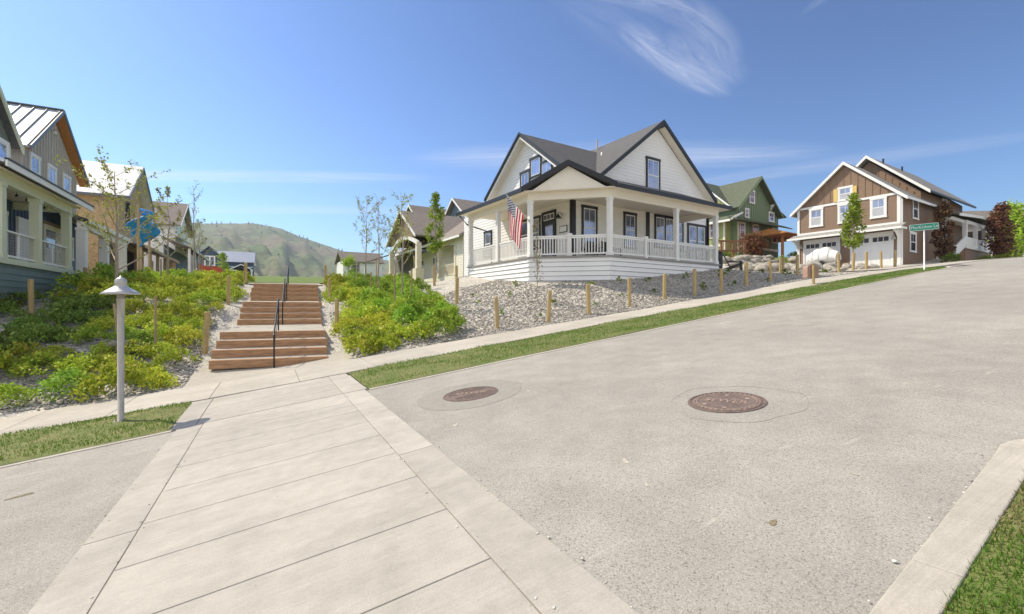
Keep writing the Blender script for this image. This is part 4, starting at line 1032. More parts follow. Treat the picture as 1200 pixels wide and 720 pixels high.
mb = H.mb(); mb.fbox(Fx, 3.55, 3.66, ZF, 6.2, dd, dd + .06); mb.fbox(Fx, 4.58, 4.69, ZF, 6.2, dd, dd + .06); mb.fbox(Fx, 3.55, 4.69, 6.14, 6.26, dd, dd + .065); mb.fbox(Fx, 3.66, 4.58, 5.72, 5.80, dd, dd + .05)
mb.fbox(Fx, 3.66, 3.80, ZF, 5.72, dd, dd + .035); mb.fbox(Fx, 4.44, 4.58, ZF, 5.72, dd, dd + .035); mb.fbox(Fx, 3.8, 4.44, 5.56, 5.72, dd, dd + .034); mb.fbox(Fx, 3.8, 4.44, ZF, ZF + .3, dd, dd + .034)
dr = H.part('door', mb, 'black')
mb = H.mb(); mb.fbox(Fx, 3.79, 4.45, ZF + .28, 5.58, dd, dd + .02); H.part('glass', mb, 'pane', dr)
mb = H.mb(); mb.fbox(Fx, 3.68, 4.56, 5.82, 6.12, dd, dd + .03); tr_ = H.part('transom', mb, 'white', dr)
mb = H.mb()
for k in range(3): mb.fbox(Fx, 3.73 + .28 * k, 3.97 + .28 * k, 5.86, 6.08, dd + .02, dd + .036)
H.part('transom_glass', mb, 'paneD', dr)
mb = H.mb(); mb.tube([Fx(3.72, 4.6, .05), Fx(3.72, 4.6, .12), Fx(3.72, 4.85, .12), Fx(3.72, 4.85, .05)], .012, 6); H.part('handle', mb, 'galv', dr)
mb = H.mb(); mb.tube([Fx(3.1, 5.9, .02), Fx(3.1, 6.0, .12), Fx(3.1, 6.0, .25), Fx(3.1, 5.92, .28)], .015, 6); c = Fx(3.1, 5.72, .28); mb.lathe([(.17, 0), (.16, .03), (.06, .14), (.05, .2)], c, 16); H.part('wall_lamp', mb, 'black')
mb = H.mb(); mb.fbox(Fx, 2.72, 3.3, 5.04, 5.36, .02, .05); q = H.part('plaque', mb, 'black'); mb = H.mb(); mb.fbox(Fx, 2.75, 3.27, 5.07, 5.33, .045, .056); H.part('plaque_panel', mb, 'white', q)
mb = H.mb(); mb.tube([(12.88, 2.25, 7.4), (12.88, 2.3, 7.2), (12.88, 2.3, 3.4)], .045, 8); H.part('downspout', mb, 'black')
mb = H.mb(); mb.tube([(-.3, 8.75, 6.5), (.4, 9.2, 6.15), (2.2, 9.55, 5.9), (2.25, 9.6, 3.3)], .045, 8); H.part('downspout', mb, 'black')
# porch string bulbs
for k in range(9):
    mb = H.mb(); a = (2.9 + k * .85, .5, 6.38); mb.tube([(a[0], a[1], 6.5), (a[0], a[1], 6.42)], .008, 5); mb.lathe([(.01, .06), (.03, .02), (.03, -.02), (.01, -.045)], (a[0], a[1], 6.38), 8); H.part('string_bulb', mb, 'black')
WH = H.e; Wm = Matrix.Translation(WH.location) @ Matrix.Rotation(R_(5.1), 4, 'Z')
def wloc(a, b, z): v = Wm @ Vector((a, b, z - 2.5)); return v
# porch chairs
def porch_chair(a, b, rz, label):
    v = wloc(a, b, ZF); t = tag(empty('porch_chair', v, R_(5.1) + rz), label, 'chair', 'dark chairs on the white porch')
    mb = MB(); mb.box(-.3, .3, -.28, .28, .38, .44); mb.build('seat', M['chairdark'], t)
    mb = MB(); mb.hexa([(-.3, .26, .42), (.3, .26, .42), (.3, .32, .42), (-.3, .32, .42), (-.3, .42, 1.0), (.3, .42, 1.0), (.3, .48, 1.0), (-.3, .48, 1.0)]); mb.build('backrest', M['chairdark'], t)
    for sx in (-1, 1):
        mb = MB(); mb.box(sx * .33 - .05, sx * .33 + .05, -.3, .35, .6, .64); mb.build('armrest', M['chairdark'], t)
        for sy in (-.25, .25): mb = MB(); mb.box(sx * .33 - .03, sx * .33 + .03, sy - .03, sy + .03, 0, .6); mb.build('leg', M['chairdark'], t)
porch_chair(3.5, 1.95, 0, 'dark porch chair below the window left of the porch corner post'); porch_chair(4.55, 1.9, .2, 'dark porch chair beside the corner post behind the railing'); porch_chair(11.2, 1.9, -.2, 'dark chair outside the right end of the white porch') if False else None
# flag
v0 = wloc(.0, 2.5, 5.28)
R0 = Vector((math.cos(HEAD), -math.sin(HEAD), 0)); F0 = Vector((math.sin(HEAD), math.cos(HEAD), 0))
tip = v0 + R0 * -1.0 + F0 * -.55 + Vector((0, 0, 1.02))
t = tag(empty('flag', v0), 'United States flag hanging from a slanted pole on the white porch post', 'flag')
mb = MB(); rel = tip - v0; mb.tube([(0, 0, 0), tuple(rel * 1.02)], .018, 8); mb.lathe([(.0, .03), (.03, 0), (0, -.03)], tuple(rel * 1.03), 10); mb.build('pole', M['lampcap'], t, True)
mb = MB(); mb.lathe([(.05, -.05), (.05, .05)], (0, 0, 0), 10); mb.build('bracket', M['galv'], t)
NU, NV = 40, 60; V = []; uvs = []
for j in range(NV + 1):
    for i in range(NU + 1):
        u = i / NU; vv = j / NV
        p = rel * (.985 - .74 * u)
        fold = (1 - .42 * vv) ; ctr = rel * (.985 - .74 * .30)
        q = Vector((ctr.x + (p.x - ctr.x) * fold, ctr.y + (p.y - ctr.y) * fold, p.z - vv * (1.55 - .1 * u) - .1 * vv * u))
        rip = .10 * vv ** .6 * math.sin(u * 13 + 2.2 * vv + .4) * (1 - .3 * u)
        q += F0 * rip + R0 * (.05 * vv * math.sin(3 * vv + 5 * u))
        V.append(tuple(q)); uvs.append((u, vv))
F = [(j * (NU + 1) + i, j * (NU + 1) + i + 1, (j + 1) * (NU + 1) + i + 1, (j + 1) * (NU + 1) + i) for j in range(NV) for i in range(NU)]
me = bpy.data.meshes.new('cloth'); me.from_pydata(V, [], F); uvl = me.uv_layers.new(name='UVMap')
for lp in me.loops: uvl.data[lp.index].uv = uvs[lp.vertex_index]
me.polygons.foreach_set('use_smooth', [True] * len(F))
def m_flag():
    m, nt, b = mat('flag_cloth'); uv = coords(nt, 'UV'); sx = nt.nodes.new('ShaderNodeSeparateXYZ'); nt.links.new(uv, sx.inputs[0]); u, v = sx.outputs[0], sx.outputs[1]
    st_ = math_n(nt, 'MODULO', math_n(nt, 'FLOOR', math_n(nt, 'MULTIPLY', u, 13.0)), 2.0)
    col = mixc(nt, st_, (.55, .02, .04), (.86, .84, .82))
    can = math_n(nt, 'MULTIPLY', math_n(nt, 'LESS_THAN', u, 7 / 13), math_n(nt, 'LESS_THAN', v, .4))
    # 9 x 11 staggered star grid
    gu = math_n(nt, 'MULTIPLY', u, 13 / 7 * 5); gv = math_n(nt, 'MULTIPLY', v, 6 / .4)
    def dots(a, b_):
        fu = math_n(nt, 'SUBTRACT', math_n(nt, 'FRACT', a), .5); fv = math_n(nt, 'SUBTRACT', math_n(nt, 'FRACT', b_), .5)
        return math_n(nt, 'LESS_THAN', math_n(nt, 'ADD', math_n(nt, 'MULTIPLY', fu, fu), math_n(nt, 'MULTIPLY', fv, fv)), .055)
    star = math_n(nt, 'MAXIMUM', dots(gu, gv), dots(math_n(nt, 'ADD', gu, .5), math_n(nt, 'ADD', gv, .5)))
    cc = mixc(nt, star, (.03, .045, .14), (.78, .76, .74)); col = mixc(nt, can, col, cc)
    nt.links.new(col, b.inputs['Base Color']); b.inputs['Roughness'].default_value = .75
    tr = nt.nodes.new('ShaderNodeBsdfTranslucent'); nt.links.new(col, tr.inputs[0]); mx = nt.nodes.new('ShaderNodeMixShader'); mx.inputs[0].default_value = .45
    nt.links.new(b.outputs[0], mx.inputs[1]); nt.links.new(tr.outputs[0], mx.inputs[2]); nt.links.new(mx.outputs[0], nt.nodes['Material Output'].inputs[0]); return m
link('cloth', me, m_flag(), t)

# ================================================================ brown garage house
H = House('brown_house', 'brown house with two white garage doors and yellow shuttered window', (39.97, 15.84), 4, 4.3)
F = face_x(0); FS = face_y(0)
mb = H.mb(); gable_solid(mb, 'x', .02, 7.2, 3.47, 3.45, 3.8, 9.62, 12.5); lap(mb, F, [(.02, 4.3), (6.92, 4.3), (6.92, 9.62), (.02, 9.62)], .14, .02); lap(mb, face_y(.02), [(0, 4.3), (7.2, 4.3), (7.2, 9.55), (0, 9.55)], .16, .02)
w = H.part('wall', mb, 'brown')
mb = H.mb(); batten(mb, face_x(0), [(.05, 9.7), (6.9, 9.7), (3.47, 12.5)], .47, .06, .035); mb.fbox(F, .03, 6.9, 9.66, 9.67, .004, .008); mb.prism([(.004, .05, 9.68), (.004, 6.89, 9.68), (.004, 3.47, 12.48)], (-.012, 0, 0)); H.part('gable_board', mb, 'brownbb')
mb = H.mb(); gable_solid(mb, 'x', 3.9, 13.6, 3.3, 3.3, 4.5, 10.3, 13.45); lap(mb, face_y(0), [(7.2, 5.2), (13.6, 5.2), (13.6, 10.3), (7.2, 10.3)], .16, .02); H.part('main_wall', mb, 'brown')
mb = H.mb(); mb.prism([(3.88, .1, 9.9), (3.88, 6.5, 9.9), (3.88, 3.3, 13.3)], (-.01, 0, 0)); batten(mb, face_x(3.87), [(.2, 10.2), (6.4, 10.2), (3.3, 13.3)], .45, .05, .03); H.part('gable_board', mb, 'brownbb')
mb = H.mb(); mb.fbox(F, 0, 6.94, 9.58, 9.74, .02, .06); mb.fbox(F, -.02, .18, 4.3, 9.6, .02, .065); mb.fbox(F, 6.78, 6.96, 4.3, 9.6, .02, .065); mb.fbox(F, -.02, 6.96, 7.44, 7.62, .02, .068); mb.fbox(FS, -.02, .16, 4.3, 9.5, .02, .06); mb.fbox(FS, 7.1, 7.25, 4.3, 9.5, .02, .06); mb.fbox(F, .1, .62, 4.3, 4.6, .02, .1); H.part('trim', mb, 'white')
mb = H.mb(); roof_gable(mb, 'x', -.27, 8.0, 3.47, 3.95, 12.78, 9.32, .16); roof_gable(mb, 'x', 3.35, 14.4, 3.3, 4.0, 13.85, 10.2, .16); rf = H.part('roof', mb, 'shlight')
mb = H.mb(); rakes(mb, 'x', -.33, 3.47, 3.97, 12.80, 9.31, .06, .24, drop=0); rakes(mb, 'x', 3.29, 3.3, 4.02, 13.87, 10.19, .06, .24, drop=0); eaves(mb, 'x', -.27, 8.0, 3.47, 3.92, 9.34, .15); H.part('fascia', mb, 'white', rf)
mb = H.mb(); eaves(mb, 'x', 3.4, 14.4, 3.3, 3.96, 10.22, .14); H.part('gutter', mb, 'black', rf)
for a, b in ((5.5, 13.5), (9.5, 13.5), (3.2, 11.0)):
    mb = H.mb(); mb.tube([(a, 2.9, b - .3), (a, 2.9, b + .35)], .07, 8); H.part('vent_pipe', mb, 'black', rf)
for (a, b, c, d, k) in ((5.12, 5.9, 8.12, 9.42, True), (3.05, 3.82, 8.12, 9.42, True), (.92, 1.68, 8.16, 9.46, True), (3.05, 3.82, 9.86, 10.74, True)):
    window(H, F, a, b, c, d, 'white', blind=k, tw=.13, d=.02)
for a in (2.66, 3.95):
    mb = H.mb(); mb.fbox(F, a, a + .28, 9.76, 10.78, .03, .09); H.part('shutter', mb, 'yellow')
window(H, FS, 2.3, 3.2, 8.1, 9.45, 'white', pane='paneD', d=.02); window(H, FS, 1.75, 2.75, 5.6, 6.9, 'white', pane='paneD', d=.02); window(H, FS, 8.6, 9.5, 9.3, 10.2, 'white', d=.02)
# door hood
mb = H.mb(); mb.slab([(.0, -.35, 7.50), (.0, 7.25, 7.50), (-1.05, 7.25, 7.12), (-1.05, -.35, 7.12)], .07); hd = H.part('garage_hood', mb, 'shlight')
mb = H.mb(); mb.box(-1.10, -1.04, -.4, 7.3, 6.98, 7.13); mb.box(-1.0, 0, -.38, -.33, 7.0, 7.14); H.part('fascia', mb, 'white', hd)
for yb in (.02, 3.35, 6.9):
    mb = H.mb(); pts = [(-.03, yb, 7.0), (-.9, yb, 7.0)] + [(-.9 + .82 * math.sin(a), yb, 6.9 - .75 * (1 - math.cos(a))) for a in np.linspace(0, math.pi / 2, 7)] + [(-.03, yb, 6.1)]
    mb.prism(pts, (0, .12, 0)); H.part('bracket', mb, 'white', hd)
for (a, b) in ((3.92, 6.36), (.52, 2.96)):
    mb = H.mb(); mb.fbox(F, a - .14, a, 4.4, 6.98, .02, .07); mb.fbox(F, b, b + .14, 4.4, 6.98, .02, .07); mb.fbox(F, a - .14, b + .14, 6.82, 6.99, .02, .068)
    mb.fbox(F, a, b, 4.42, 6.82, -.02, .03)
    for k in range(4):
        p0 = a + .06 + k * (b - a - .06) / 4; p1 = a + (k + 1) * (b - a - .06) / 4
        mb.fbox(F, p0, p1, 4.5, 6.15, .03, .045)
    g = H.part('garage_door', mb, 'gdoor')
    for k in range(2):
        for j in range(3):
            p0 = a + .16 + k * (b - a) / 2 + j * .34
            mb = H.mb(); mb.fbox(F, p0, p0 + .28, 6.3, 6.62, .02, .052); H.part('pane', mb, 'paneD', g)
for yb in (.33, 6.62):
    mb = H.mb(); c = F(yb, 6.35, .2); mb.lathe([(.15, 0), (.14, .04), (.08, .2), (.03, .3)], c, 12); mb.tube([F(yb, 6.6, .02), F(yb, 6.75, .1), F(yb, 6.66, .2)], .02, 6); H.part('wall_lamp', mb, 'galv')
mb = H.mb(); mb.tube([(-.05, -.12, 9.2), (.0, -.1, 8.9), (0, -.1, 4.5)], .045, 6); mb.tube([(7.3, -.1, 9.2), (7.3, -.1, 5.3)], .045, 6); H.part('downspout', mb, 'white')
# side porch
mb = H.mb(); mb.box(9.9, 17.5, -1.15, 2.2, 6.24, 6.40); H.part('porch_deck', mb, 'white')
mb = H.mb(); mb.box(10.1, 17.3, -1.0, 2.0, 4.8, 6.23); H.part('porch_base', mb, 'brown')
mb = H.mb(); mb.slab([(6.6, -1.5, 8.62), (12.3, -1.5, 8.95), (12.3, 1.0, 9.6), (6.6, 1.0, 9.3)], .1); mb.slab([(12.3, -1.5, 8.95), (18.2, -1.5, 8.75), (18.2, 2.4, 9.5), (12.3, 2.4, 9.75)], .1); H.part('porch_roof', mb, 'shgreen')
mb = H.mb(); mb.beam((6.6, -1.55, 8.56), (12.3, -1.55, 8.90), .07, .2); mb.beam((12.3, -1.55, 8.90), (18.2, -1.55, 8.70), .07, .2); mb.box(10.0, 17.4, -1.12, -.95, 8.28, 8.55); mb.box(6.7, 10.0, -1.0, -.9, 8.3, 8.5); H.part('porch_beam', mb, 'white')
mb = H.mb(); mb.slab([(6.8, -1.1, 8.5), (17.6, -1.1, 8.5), (17.6, 2.2, 8.5), (6.8, 2.2, 8.5)], .04); H.part('porch_ceiling', mb, 'white')
for a in (10.0, 12.75, 15.2, 17.3): ppost(H, a, -1.02, 6.40, 8.3, w=.26)
mb = H.mb(); mb.box(10.12, 17.2, -1.08, -.98, 6.40, 7.2); H.part('railing', mb, 'white')
mb = H.mb()
for k in range(6): mb.box(9.9 - .42 * (k + 1), 9.9 - .42 * k, -1.0, .0, 4.9, 6.22 - .17 * k)
sr = H.part('porch_stairs', mb, 'cedard')
for yb in (-1.08, .02):
    mb = H.mb(); mb.beam((9.95, yb, 7.2), (7.4, yb, 6.15), .1, .12); mb.beam((9.95, yb, 6.75), (7.4, yb, 5.72), .05, .66); mb.box(7.28, 7.46, yb - .09, yb + .09, 4.9, 6.3); H.part('stair_rail', mb, 'white', sr)
window(H, FS, 8.6, 9.5, 6.5, 8.2, 'white', pane='paneD', d=.02); window(H, face_y(2.0), 11.6, 12.6, 6.9, 8.2, 'white', pane='paneD')
mb = H.mb(); mb.box(10.4, 18, 2.05, 5, 4.8, 9.4); H.part('rear_wing', mb, 'brown')

# covered boat before the left garage
v = Matrix.Rotation(R_(4), 4, 'Z') @ Vector((-1.3, 4.55, 0)); bx, by = 39.97 + v.x, 15.84 + v.y
t = tag(empty('covered_boat', (bx, by, tz(bx, by)), R_(90 + 4 - 8)), 'small boat under a white fabric cover before the left garage door', 'boat'); t.scale = (.66, .66, .95)
secs = []; mb = MB(); n = 14
for i, u in enumerate(np.linspace(0, 1, 15)):
    xx = -1.9 + 3.6 * u; wd = .78 * (math.sin(math.pi * min(1, .18 + u * .9)) ** .5 if u < .9 else .35 + (1 - u) * 2); ht = .55 + .55 * math.sin(math.pi * min(1, u * 1.05)) ** .8
    ring = []
    for k in range(n):
        a = 2 * math.pi * k / n; cy = math.cos(a) * wd; cz = math.sin(a)
        ring.append((xx, cy * (1 if cz > -.2 else .75), .72 + (cz * ht * (1 - .12 * abs(math.sin(9 * u))) if cz > 0 else cz * .30) + .03 * math.sin(15 * u + 2.4 * k)))
    secs.append(mb.add(ring))
for a, b in zip(secs, secs[1:]):
    for k in range(n): mb.f.append((a + k, a + (k + 1) % n, b + (k + 1) % n, b + k))
mb.f.append(tuple(secs[0] + k for k in range(n))); mb.f.append(tuple(secs[-1] + k for k in range(n)))
mb.build('cover', M['boat'], t, True)
for u_ in (.22, .5, .76):
    xx = -1.9 + 3.6 * u_; wd = .80 * math.sin(math.pi * min(1, .18 + u_ * .9)) ** .5; ht = .57 + .55 * math.sin(math.pi * min(1, u_ * 1.05)) ** .8; mb = MB()
    mb.tube([(xx, wd * math.cos(a_), .72 + ht * math.sin(a_) * .97) for a_ in np.linspace(-.1, math.pi + .1, 17)], .022, 6, False); mb.build('strap', M['galv'], t)
mb = MB(); mb.beam((-1.8, -.4, .38), (1.6, -.4, .38), .08, .1); mb.beam((-1.8, .4, .38), (1.6, .4, .38), .08, .1); mb.beam((1.6, 0, .38), (2.4, 0, .38), .1, .1); mb.build('trailer_frame', M['galv'], t)
for sy in (-.72, .72):
    mb = MB(); mb.tube([(-.4, sy - .09, .3), (-.4, sy + .09, .3)], .3, 18); mb.build('wheel', M['black'], t)

# ================================================================ green house
H = House('green_house', 'green board and batten house with gabled roof beyond the boulder wall', (41.66, 29.99), 5, 6.3)
FY = face_y(0); FX = face_x(0)
mb = H.mb(); gable_solid(mb, 'y', .02, 9, 3.9, 3.98, 5.5, 11.8, 14.9); H.part('wall', mb, 'dgreen')
mb = H.mb(); mb.prism([(-.02, 0, 5.5), (-.02, 8.9, 5.5), (-.02, 8.9, 11.6), (-.02, 4.4, 14.9), (-.02, 0, 11.0)], (.03, 0, 0)); batten(mb, face_x(-.02), [(.0, 6), (8.8, 6), (8.8, 11.6), (4.4, 14.8), (0, 11.2)], .42, .06, .035); mb.box(-1.2, .0, .6, 8.5, 5.5, 10.3); batten(mb, face_x(-1.2), [(.6, 6), (8.5, 6), (8.5, 10.2), (.6, 10.2)], .42, .06, .035); H.part('west_wall', mb, 'green')
mb = H.mb(); batten(mb, FY, [(0, 6), (7.88, 6), (7.88, 11.8), (3.9, 14.9), (0, 11.8)], .40, .06, .035); H.part('batten', mb, 'dgreen')
mb = H.mb(); roof_gable(mb, 'y', -.6, 9.5, 3.5, 4.2, 15.1, 11.4, .16); roof_gable(mb, 'x', -.32, 6, 4.4, 4.0, 15.2, 11.6, .16); mb.slab([(6.9, -.4, 12.2), (6.9, 6, 12.2), (8.9, 6, 11.45), (8.9, -.4, 11.45)], .14); rf = H.part('roof', mb, 'shgreen')
mb = H.mb(); rakes(mb, 'y', -.66, 3.5, 4.22, 15.08, 11.36, .05, .18, drop=.06); H.part('fascia', mb, 'dgreen', rf)
mb = H.mb(); rakes(mb, 'x', -.38, 4.4, 4.02, 15.2, 11.58, .06, .2, drop=0); H.part('rake_board', mb, 'white', rf)
mb = H.mb(); mb.slab([(-1.6, -.9, 10.1), (9.2, -.9, 10.1), (9.2, .1, 10.55), (-1.6, .1, 10.55)], .1); mb.slab([(-1.9, -.4, 10.1), (-1.9, 8.9, 10.1), (.1, 8.9, 11.0), (.1, -.4, 11.0)], .1); sk = H.part('skirt_roof', mb, 'shgreen')
mb = H.mb(); mb.beam((-1.92, -.5, 10.05), (.1, -.5, 10.95), .06, .18); mb.box(-1.98, -1.9, -.4, 8.9, 9.9, 10.1); H.part('rake_board', mb, 'white', sk)
mb = H.mb(); mb.fbox(FY, -.05, .15, 6, 10.1, .02, .07); mb.fbox(face_x(-1.2), .55, .75, 6, 10.1, .02, .07); mb.fbox(face_x(-1.2), .6, 8.5, 7.6, 7.85, .035, .07); mb.fbox(FY, 0, 7.85, 7.5, 7.75, .035, .07); H.part('trim', mb, 'cream')
window(H, FY, 2.2, 3.0, 12.3, 13.5, 'white', pane='paneR', d=.03); window(H, FY, 1.38, 1.92, 10.7, 11.5, 'white', pane='paneR', d=.03); window(H, FY, 5.95, 6.85, 10.75, 11.65, 'white', d=.03)
for a, b in ((.4, 1.2), (2.8, 3.75), (6.6, 7.5)): window(H, FY, a, b, 8.5, 10.0, 'cream', pane='paneR', d=.03)
window(H, face_x(-1.2), 1.3, 2.2, 8.6, 10.0, 'cream', pane='paneR', d=.03)
mb = H.mb(); mb.prism([(6.2, -.05, 12.6), (6.2, -.55, 12.6), (6.2, -.05, 11.9)], (.1, 0, 0)); H.part('bracket', mb, 'white', rf)

# gazebo and trellis
t = tag(empty('cedar_gazebo', (44.6, 27.2, tz(44.6, 27.2)), R_(5)), 'orange cedar gazebo with plank roof between green and brown houses', 'gazebo'); zb = t.location.z
for a, b in ((0, 0), (4.6, 0), (0, 3.4), (4.6, 3.4)):
    mb = MB(); mb.box(a - .1, a + .1, b - .1, b + .1, -.3, 2.25); mb.build('post', M['cedar'], t)
mb = MB(); mb.beam((-.4, 0, 2.32), (5, 0, 2.32), .12, .2); mb.beam((-.4, 3.4, 2.32), (5, 3.4, 2.32), .12, .2); mb.build('beam', M['cedar'], t)
mb = MB(); mb.slab([(-.8, -.8, 2.4), (5.4, -.8, 2.4), (4.0, 1.7, 3.25), (.8, 1.7, 3.25)], .1); mb.slab([(-.8, 4.2, 2.4), (5.4, 4.2, 2.4), (4.0, 1.7, 3.25), (.8, 1.7, 3.25)], .1); mb.slab([(-.8, -.8, 2.4), (-.8, 4.2, 2.4), (.8, 1.7, 3.25)], .1); mb.slab([(5.4, -.8, 2.4), (5.4, 4.2, 2.4), (4.0, 1.7, 3.25)], .1); mb.build('roof', M['cedar'], t)
x, y = 34.8, 26.6
t = tag(empty('garden_trellis', (x, y, tz(x, y)), R_(-25)), 'dark cedar trellis with crossbeams before the green house', 'trellis')
for a in (0, 1.05, 2.1):
    mb = MB(); mb.box(a - .08, a + .08, -.08, .08, -.5, 1.9); mb.build('post', M['cedard'], t)
for zz in (1.95, 1.1): mb = MB(); mb.beam((-.3, 0, zz), (2.4, 0, zz), .08, .16); mb.build('beam', M['cedard'], t)
mb = MB()
for k in range(7): mb.beam((.2 + k * .28, 0, 1.15), (.2 + k * .28, 0, 1.9), .035, .035)
mb.build('lattice', M['cedard'], t)
# dark lounge chair and bin right of the porch
x, y = 26.6, 19.3
t = tag(empty('garden_chair', (x, y, tz(x, y)), R_(30)), 'dark slanted garden chair on the gravel right of the white porch', 'chair')
mb = MB(); mb.hexa([(-.32, -.35, .36), (.32, -.35, .36), (.32, .3, .22), (-.32, .3, .22), (-.32, -.35, .40), (.32, -.35, .40), (.32, .3, .26), (-.32, .3, .26)]); mb.build('seat', M['chairdark'], t)
mb = MB()
for k in range(5): mb.hexa([(-.32 + k * .13, .28, .22), (-.22 + k * .13, .28, .22), (-.22 + k * .13, .32, .22), (-.32 + k * .13, .32, .22), (-.34 + k * .135, .75, 1.2), (-.23 + k * .135, .75, 1.2), (-.23 + k * .135, .79, 1.2), (-.34 + k * .135, .79, 1.2)])
mb.build('backrest', M['chairdark'], t)
for sx in (-.4, .4):
    mb = MB(); mb.box(sx - .06, sx + .06, -.42, .5, .56, .6); mb.build('armrest', M['chairdark'], t)
    mb = MB(); mb.box(sx - .03, sx + .03, -.38, -.28, 0, .56); mb.build('leg', M['chairdark'], t); mb = MB(); mb.beam((sx, -.3, .38), (sx, .8, .02), .06, .1); mb.build('leg', M['chairdark'], t)
x, y = 23.6, 18.3
t = tag(empty('rain_barrel', (x, y, tz(x, y))), 'dark barrel-like bin at the right end of the white porch', 'bin'); mb = MB(); mb.lathe([(.25, -.1), (.29, .3), (.29, .7), (.25, 1.0)], n=16); mb.build('body', M['black'], t, True); mb = MB(); mb.lathe([(.27, 1.0), (.27, 1.05), (.1, 1.08)], n=16); mb.build('lid', M['iron'], t)

# ================================================================ tan cottage behind the bank
H = House('tan_cottage', 'tan single-storey cottage with arched entry gable beside the white house', (12.32, 30.8), 4, 3.0)
F = face_x(0)
mb = H.mb(); mb.box(.02, 9, 0, 1.2, 2.6, 6.7); mb.box(1.6, 9, 1.2, 15, 2.6, 6.7); lap(mb, F, [(0, 3.2), (1.2, 3.2), (1.2, 6.6), (0, 6.6)], .17); batten(mb, face_y(0), [(0, 3.2), (9, 3.2), (9, 6.6), (0, 6.6)], .5); lap(mb, face_x(1.6), [(1.2, 3.9), (15, 3.9), (15, 6.6), (1.2, 6.6)], .17); H.part('wall', mb, 'ltan')
mb = H.mb(); mb.box(.0, 1.6, 1.2, 15, 2.6, 3.85); H.part('porch_base', mb, 'ltan')
mb = H.mb(); roof_gable(mb, 'y', -.5, 15.5, 4.5, 5.1, 9.7, 6.6, .15); roof_gable(mb, 'x', -1.7, 4.5, 9.3, 4.0, 9.95, 7.3, .15); rf = H.part('roof', mb, 'shbrown')
mb = H.mb(); rakes(mb, 'x', -1.76, 9.3, 4.02, 9.97, 7.29, .06, .2, drop=0); eaves(mb, 'y', -.5, 15.5, 4.5, 5.06, 6.62, .16); H.part('fascia', mb, 'white', rf)
mb = H.mb(); mb.prism([(-1.3, 5.8, 7.4), (-1.3, 12.8, 7.4), (-1.3, 9.3, 9.8)], (.1, 0, 0)); H.part('gable_board', mb, 'brown')
mb = H.mb(); N_ = 10
for k in range(N_):
    a0 = k / N_; a1 = (k + 1) / N_; f = lambda a: (5.7 + 7.2 * a, 6.55 + .8 * math.sin(math.pi * a))
    p, q = f(a0), f(a1); mb.hexa([(-1.45, p[0], p[1]), (-1.2, p[0], p[1]), (-1.2, q[0], q[1]), (-1.45, q[0], q[1]), (-1.45, p[0], p[1] + .3), (-1.2, p[0], p[1] + .3), (-1.2, q[0], q[1] + .3), (-1.45, q[0], q[1] + .3)])
H.part('arch', mb, 'white')
for b in (5.7, 12.9):
    mb = H.mb(); mb.box(-1.5, -1.1, b - .2, b + .2, 4.6, 6.7); mb.box(-1.65, -.95, b - .38, b + .38, 2.6, 4.6); H.part('porch_post', mb, 'cream')
for b in (1.4, 4.6): ppost(H, .1, b, 3.85, 6.4, 'cream', .3)
mb = H.mb(); mb.box(0, .2, 1.2, 7.2, 6.3, 6.66); H.part('porch_beam', mb, 'cream')
railing(H, (.1, 1.6), (.1, 4.4), 3.85, 'cream'); railing(H, (-1.3, 6.1), (-1.3, 7.9), 3.6, 'cream'); railing(H, (-1.3, 10.7), (-1.3, 12.5), 3.6, 'cream')
window(H, face_x(1.6), 3.0, 3.7, 3.9, 6.0, 'cream', pane='paneD', name='door', rail=False); window(H, face_x(1.6), 8.2, 9.6, 4.7, 6.0, 'white', mull=1, pane='paneD'); window(H, face_x(1.6), 12, 13.4, 4.7, 6.0, 'white', mull=1, pane='paneD')
window(H, face_y(0), 1.2, 2.8, 4.6, 5.9, 'cream')
mb = H.mb(); mb.slab([(-2.2, 15.6, 6.2), (-2.2, 20.6, 6.2), (1.6, 20.6, 7.6), (1.6, 15.6, 7.6)], .12); mb.box(1.6, 8, 15, 21, 2.6, 7.2); q = H.part('rear_wing', mb, 'shbrown')
for b in (15.9, 20.3): ppost(H, -1.9, b, 3.2, 6.15, 'white', .2)

H = House('blue_house', 'blue grey two-storey house with white rakes rising behind the tan cottage', (19.0, 45.0), 4, 4.0)
F = face_x(0)
for (x0, c, hf, ze, zr, wl) in ((0, 4.0, 3.6, 10.9, 13.6, 'bluegrey'), (-2.5, 11.6, 3.4, 11.4, 14.0, 'bluegrey'), (-1.0, 20.5, 3.0, 11.2, 13.4, 'lightblue')):
    mb = H.mb(); gable_solid(mb, 'x', x0, 10, c, hf, 3.5, ze, zr); lap(mb, face_x(x0), [(c - hf, 5), (c + hf, 5), (c + hf, ze), (c, zr), (c - hf, ze)], .2); H.part('wall', mb, wl)
    mb = H.mb(); sl_ = (zr - ze) / hf; roof_gable(mb, 'x', x0 - .5, 10.5, c, hf + .6, zr + .25, ze + .25 - .6 * sl_, .15); rf = H.part('roof', mb, 'shbrown')
    mb = H.mb(); rakes(mb, 'x', x0 - .56, c, hf + .62, zr + .27, ze + .25 - .62 * sl_, .06, .22, drop=0); H.part('fascia', mb, 'white', rf)
    window(H, face_x(x0), c - .8, c + .8, ze - 1.6, ze + .2, 'white', mull=1)

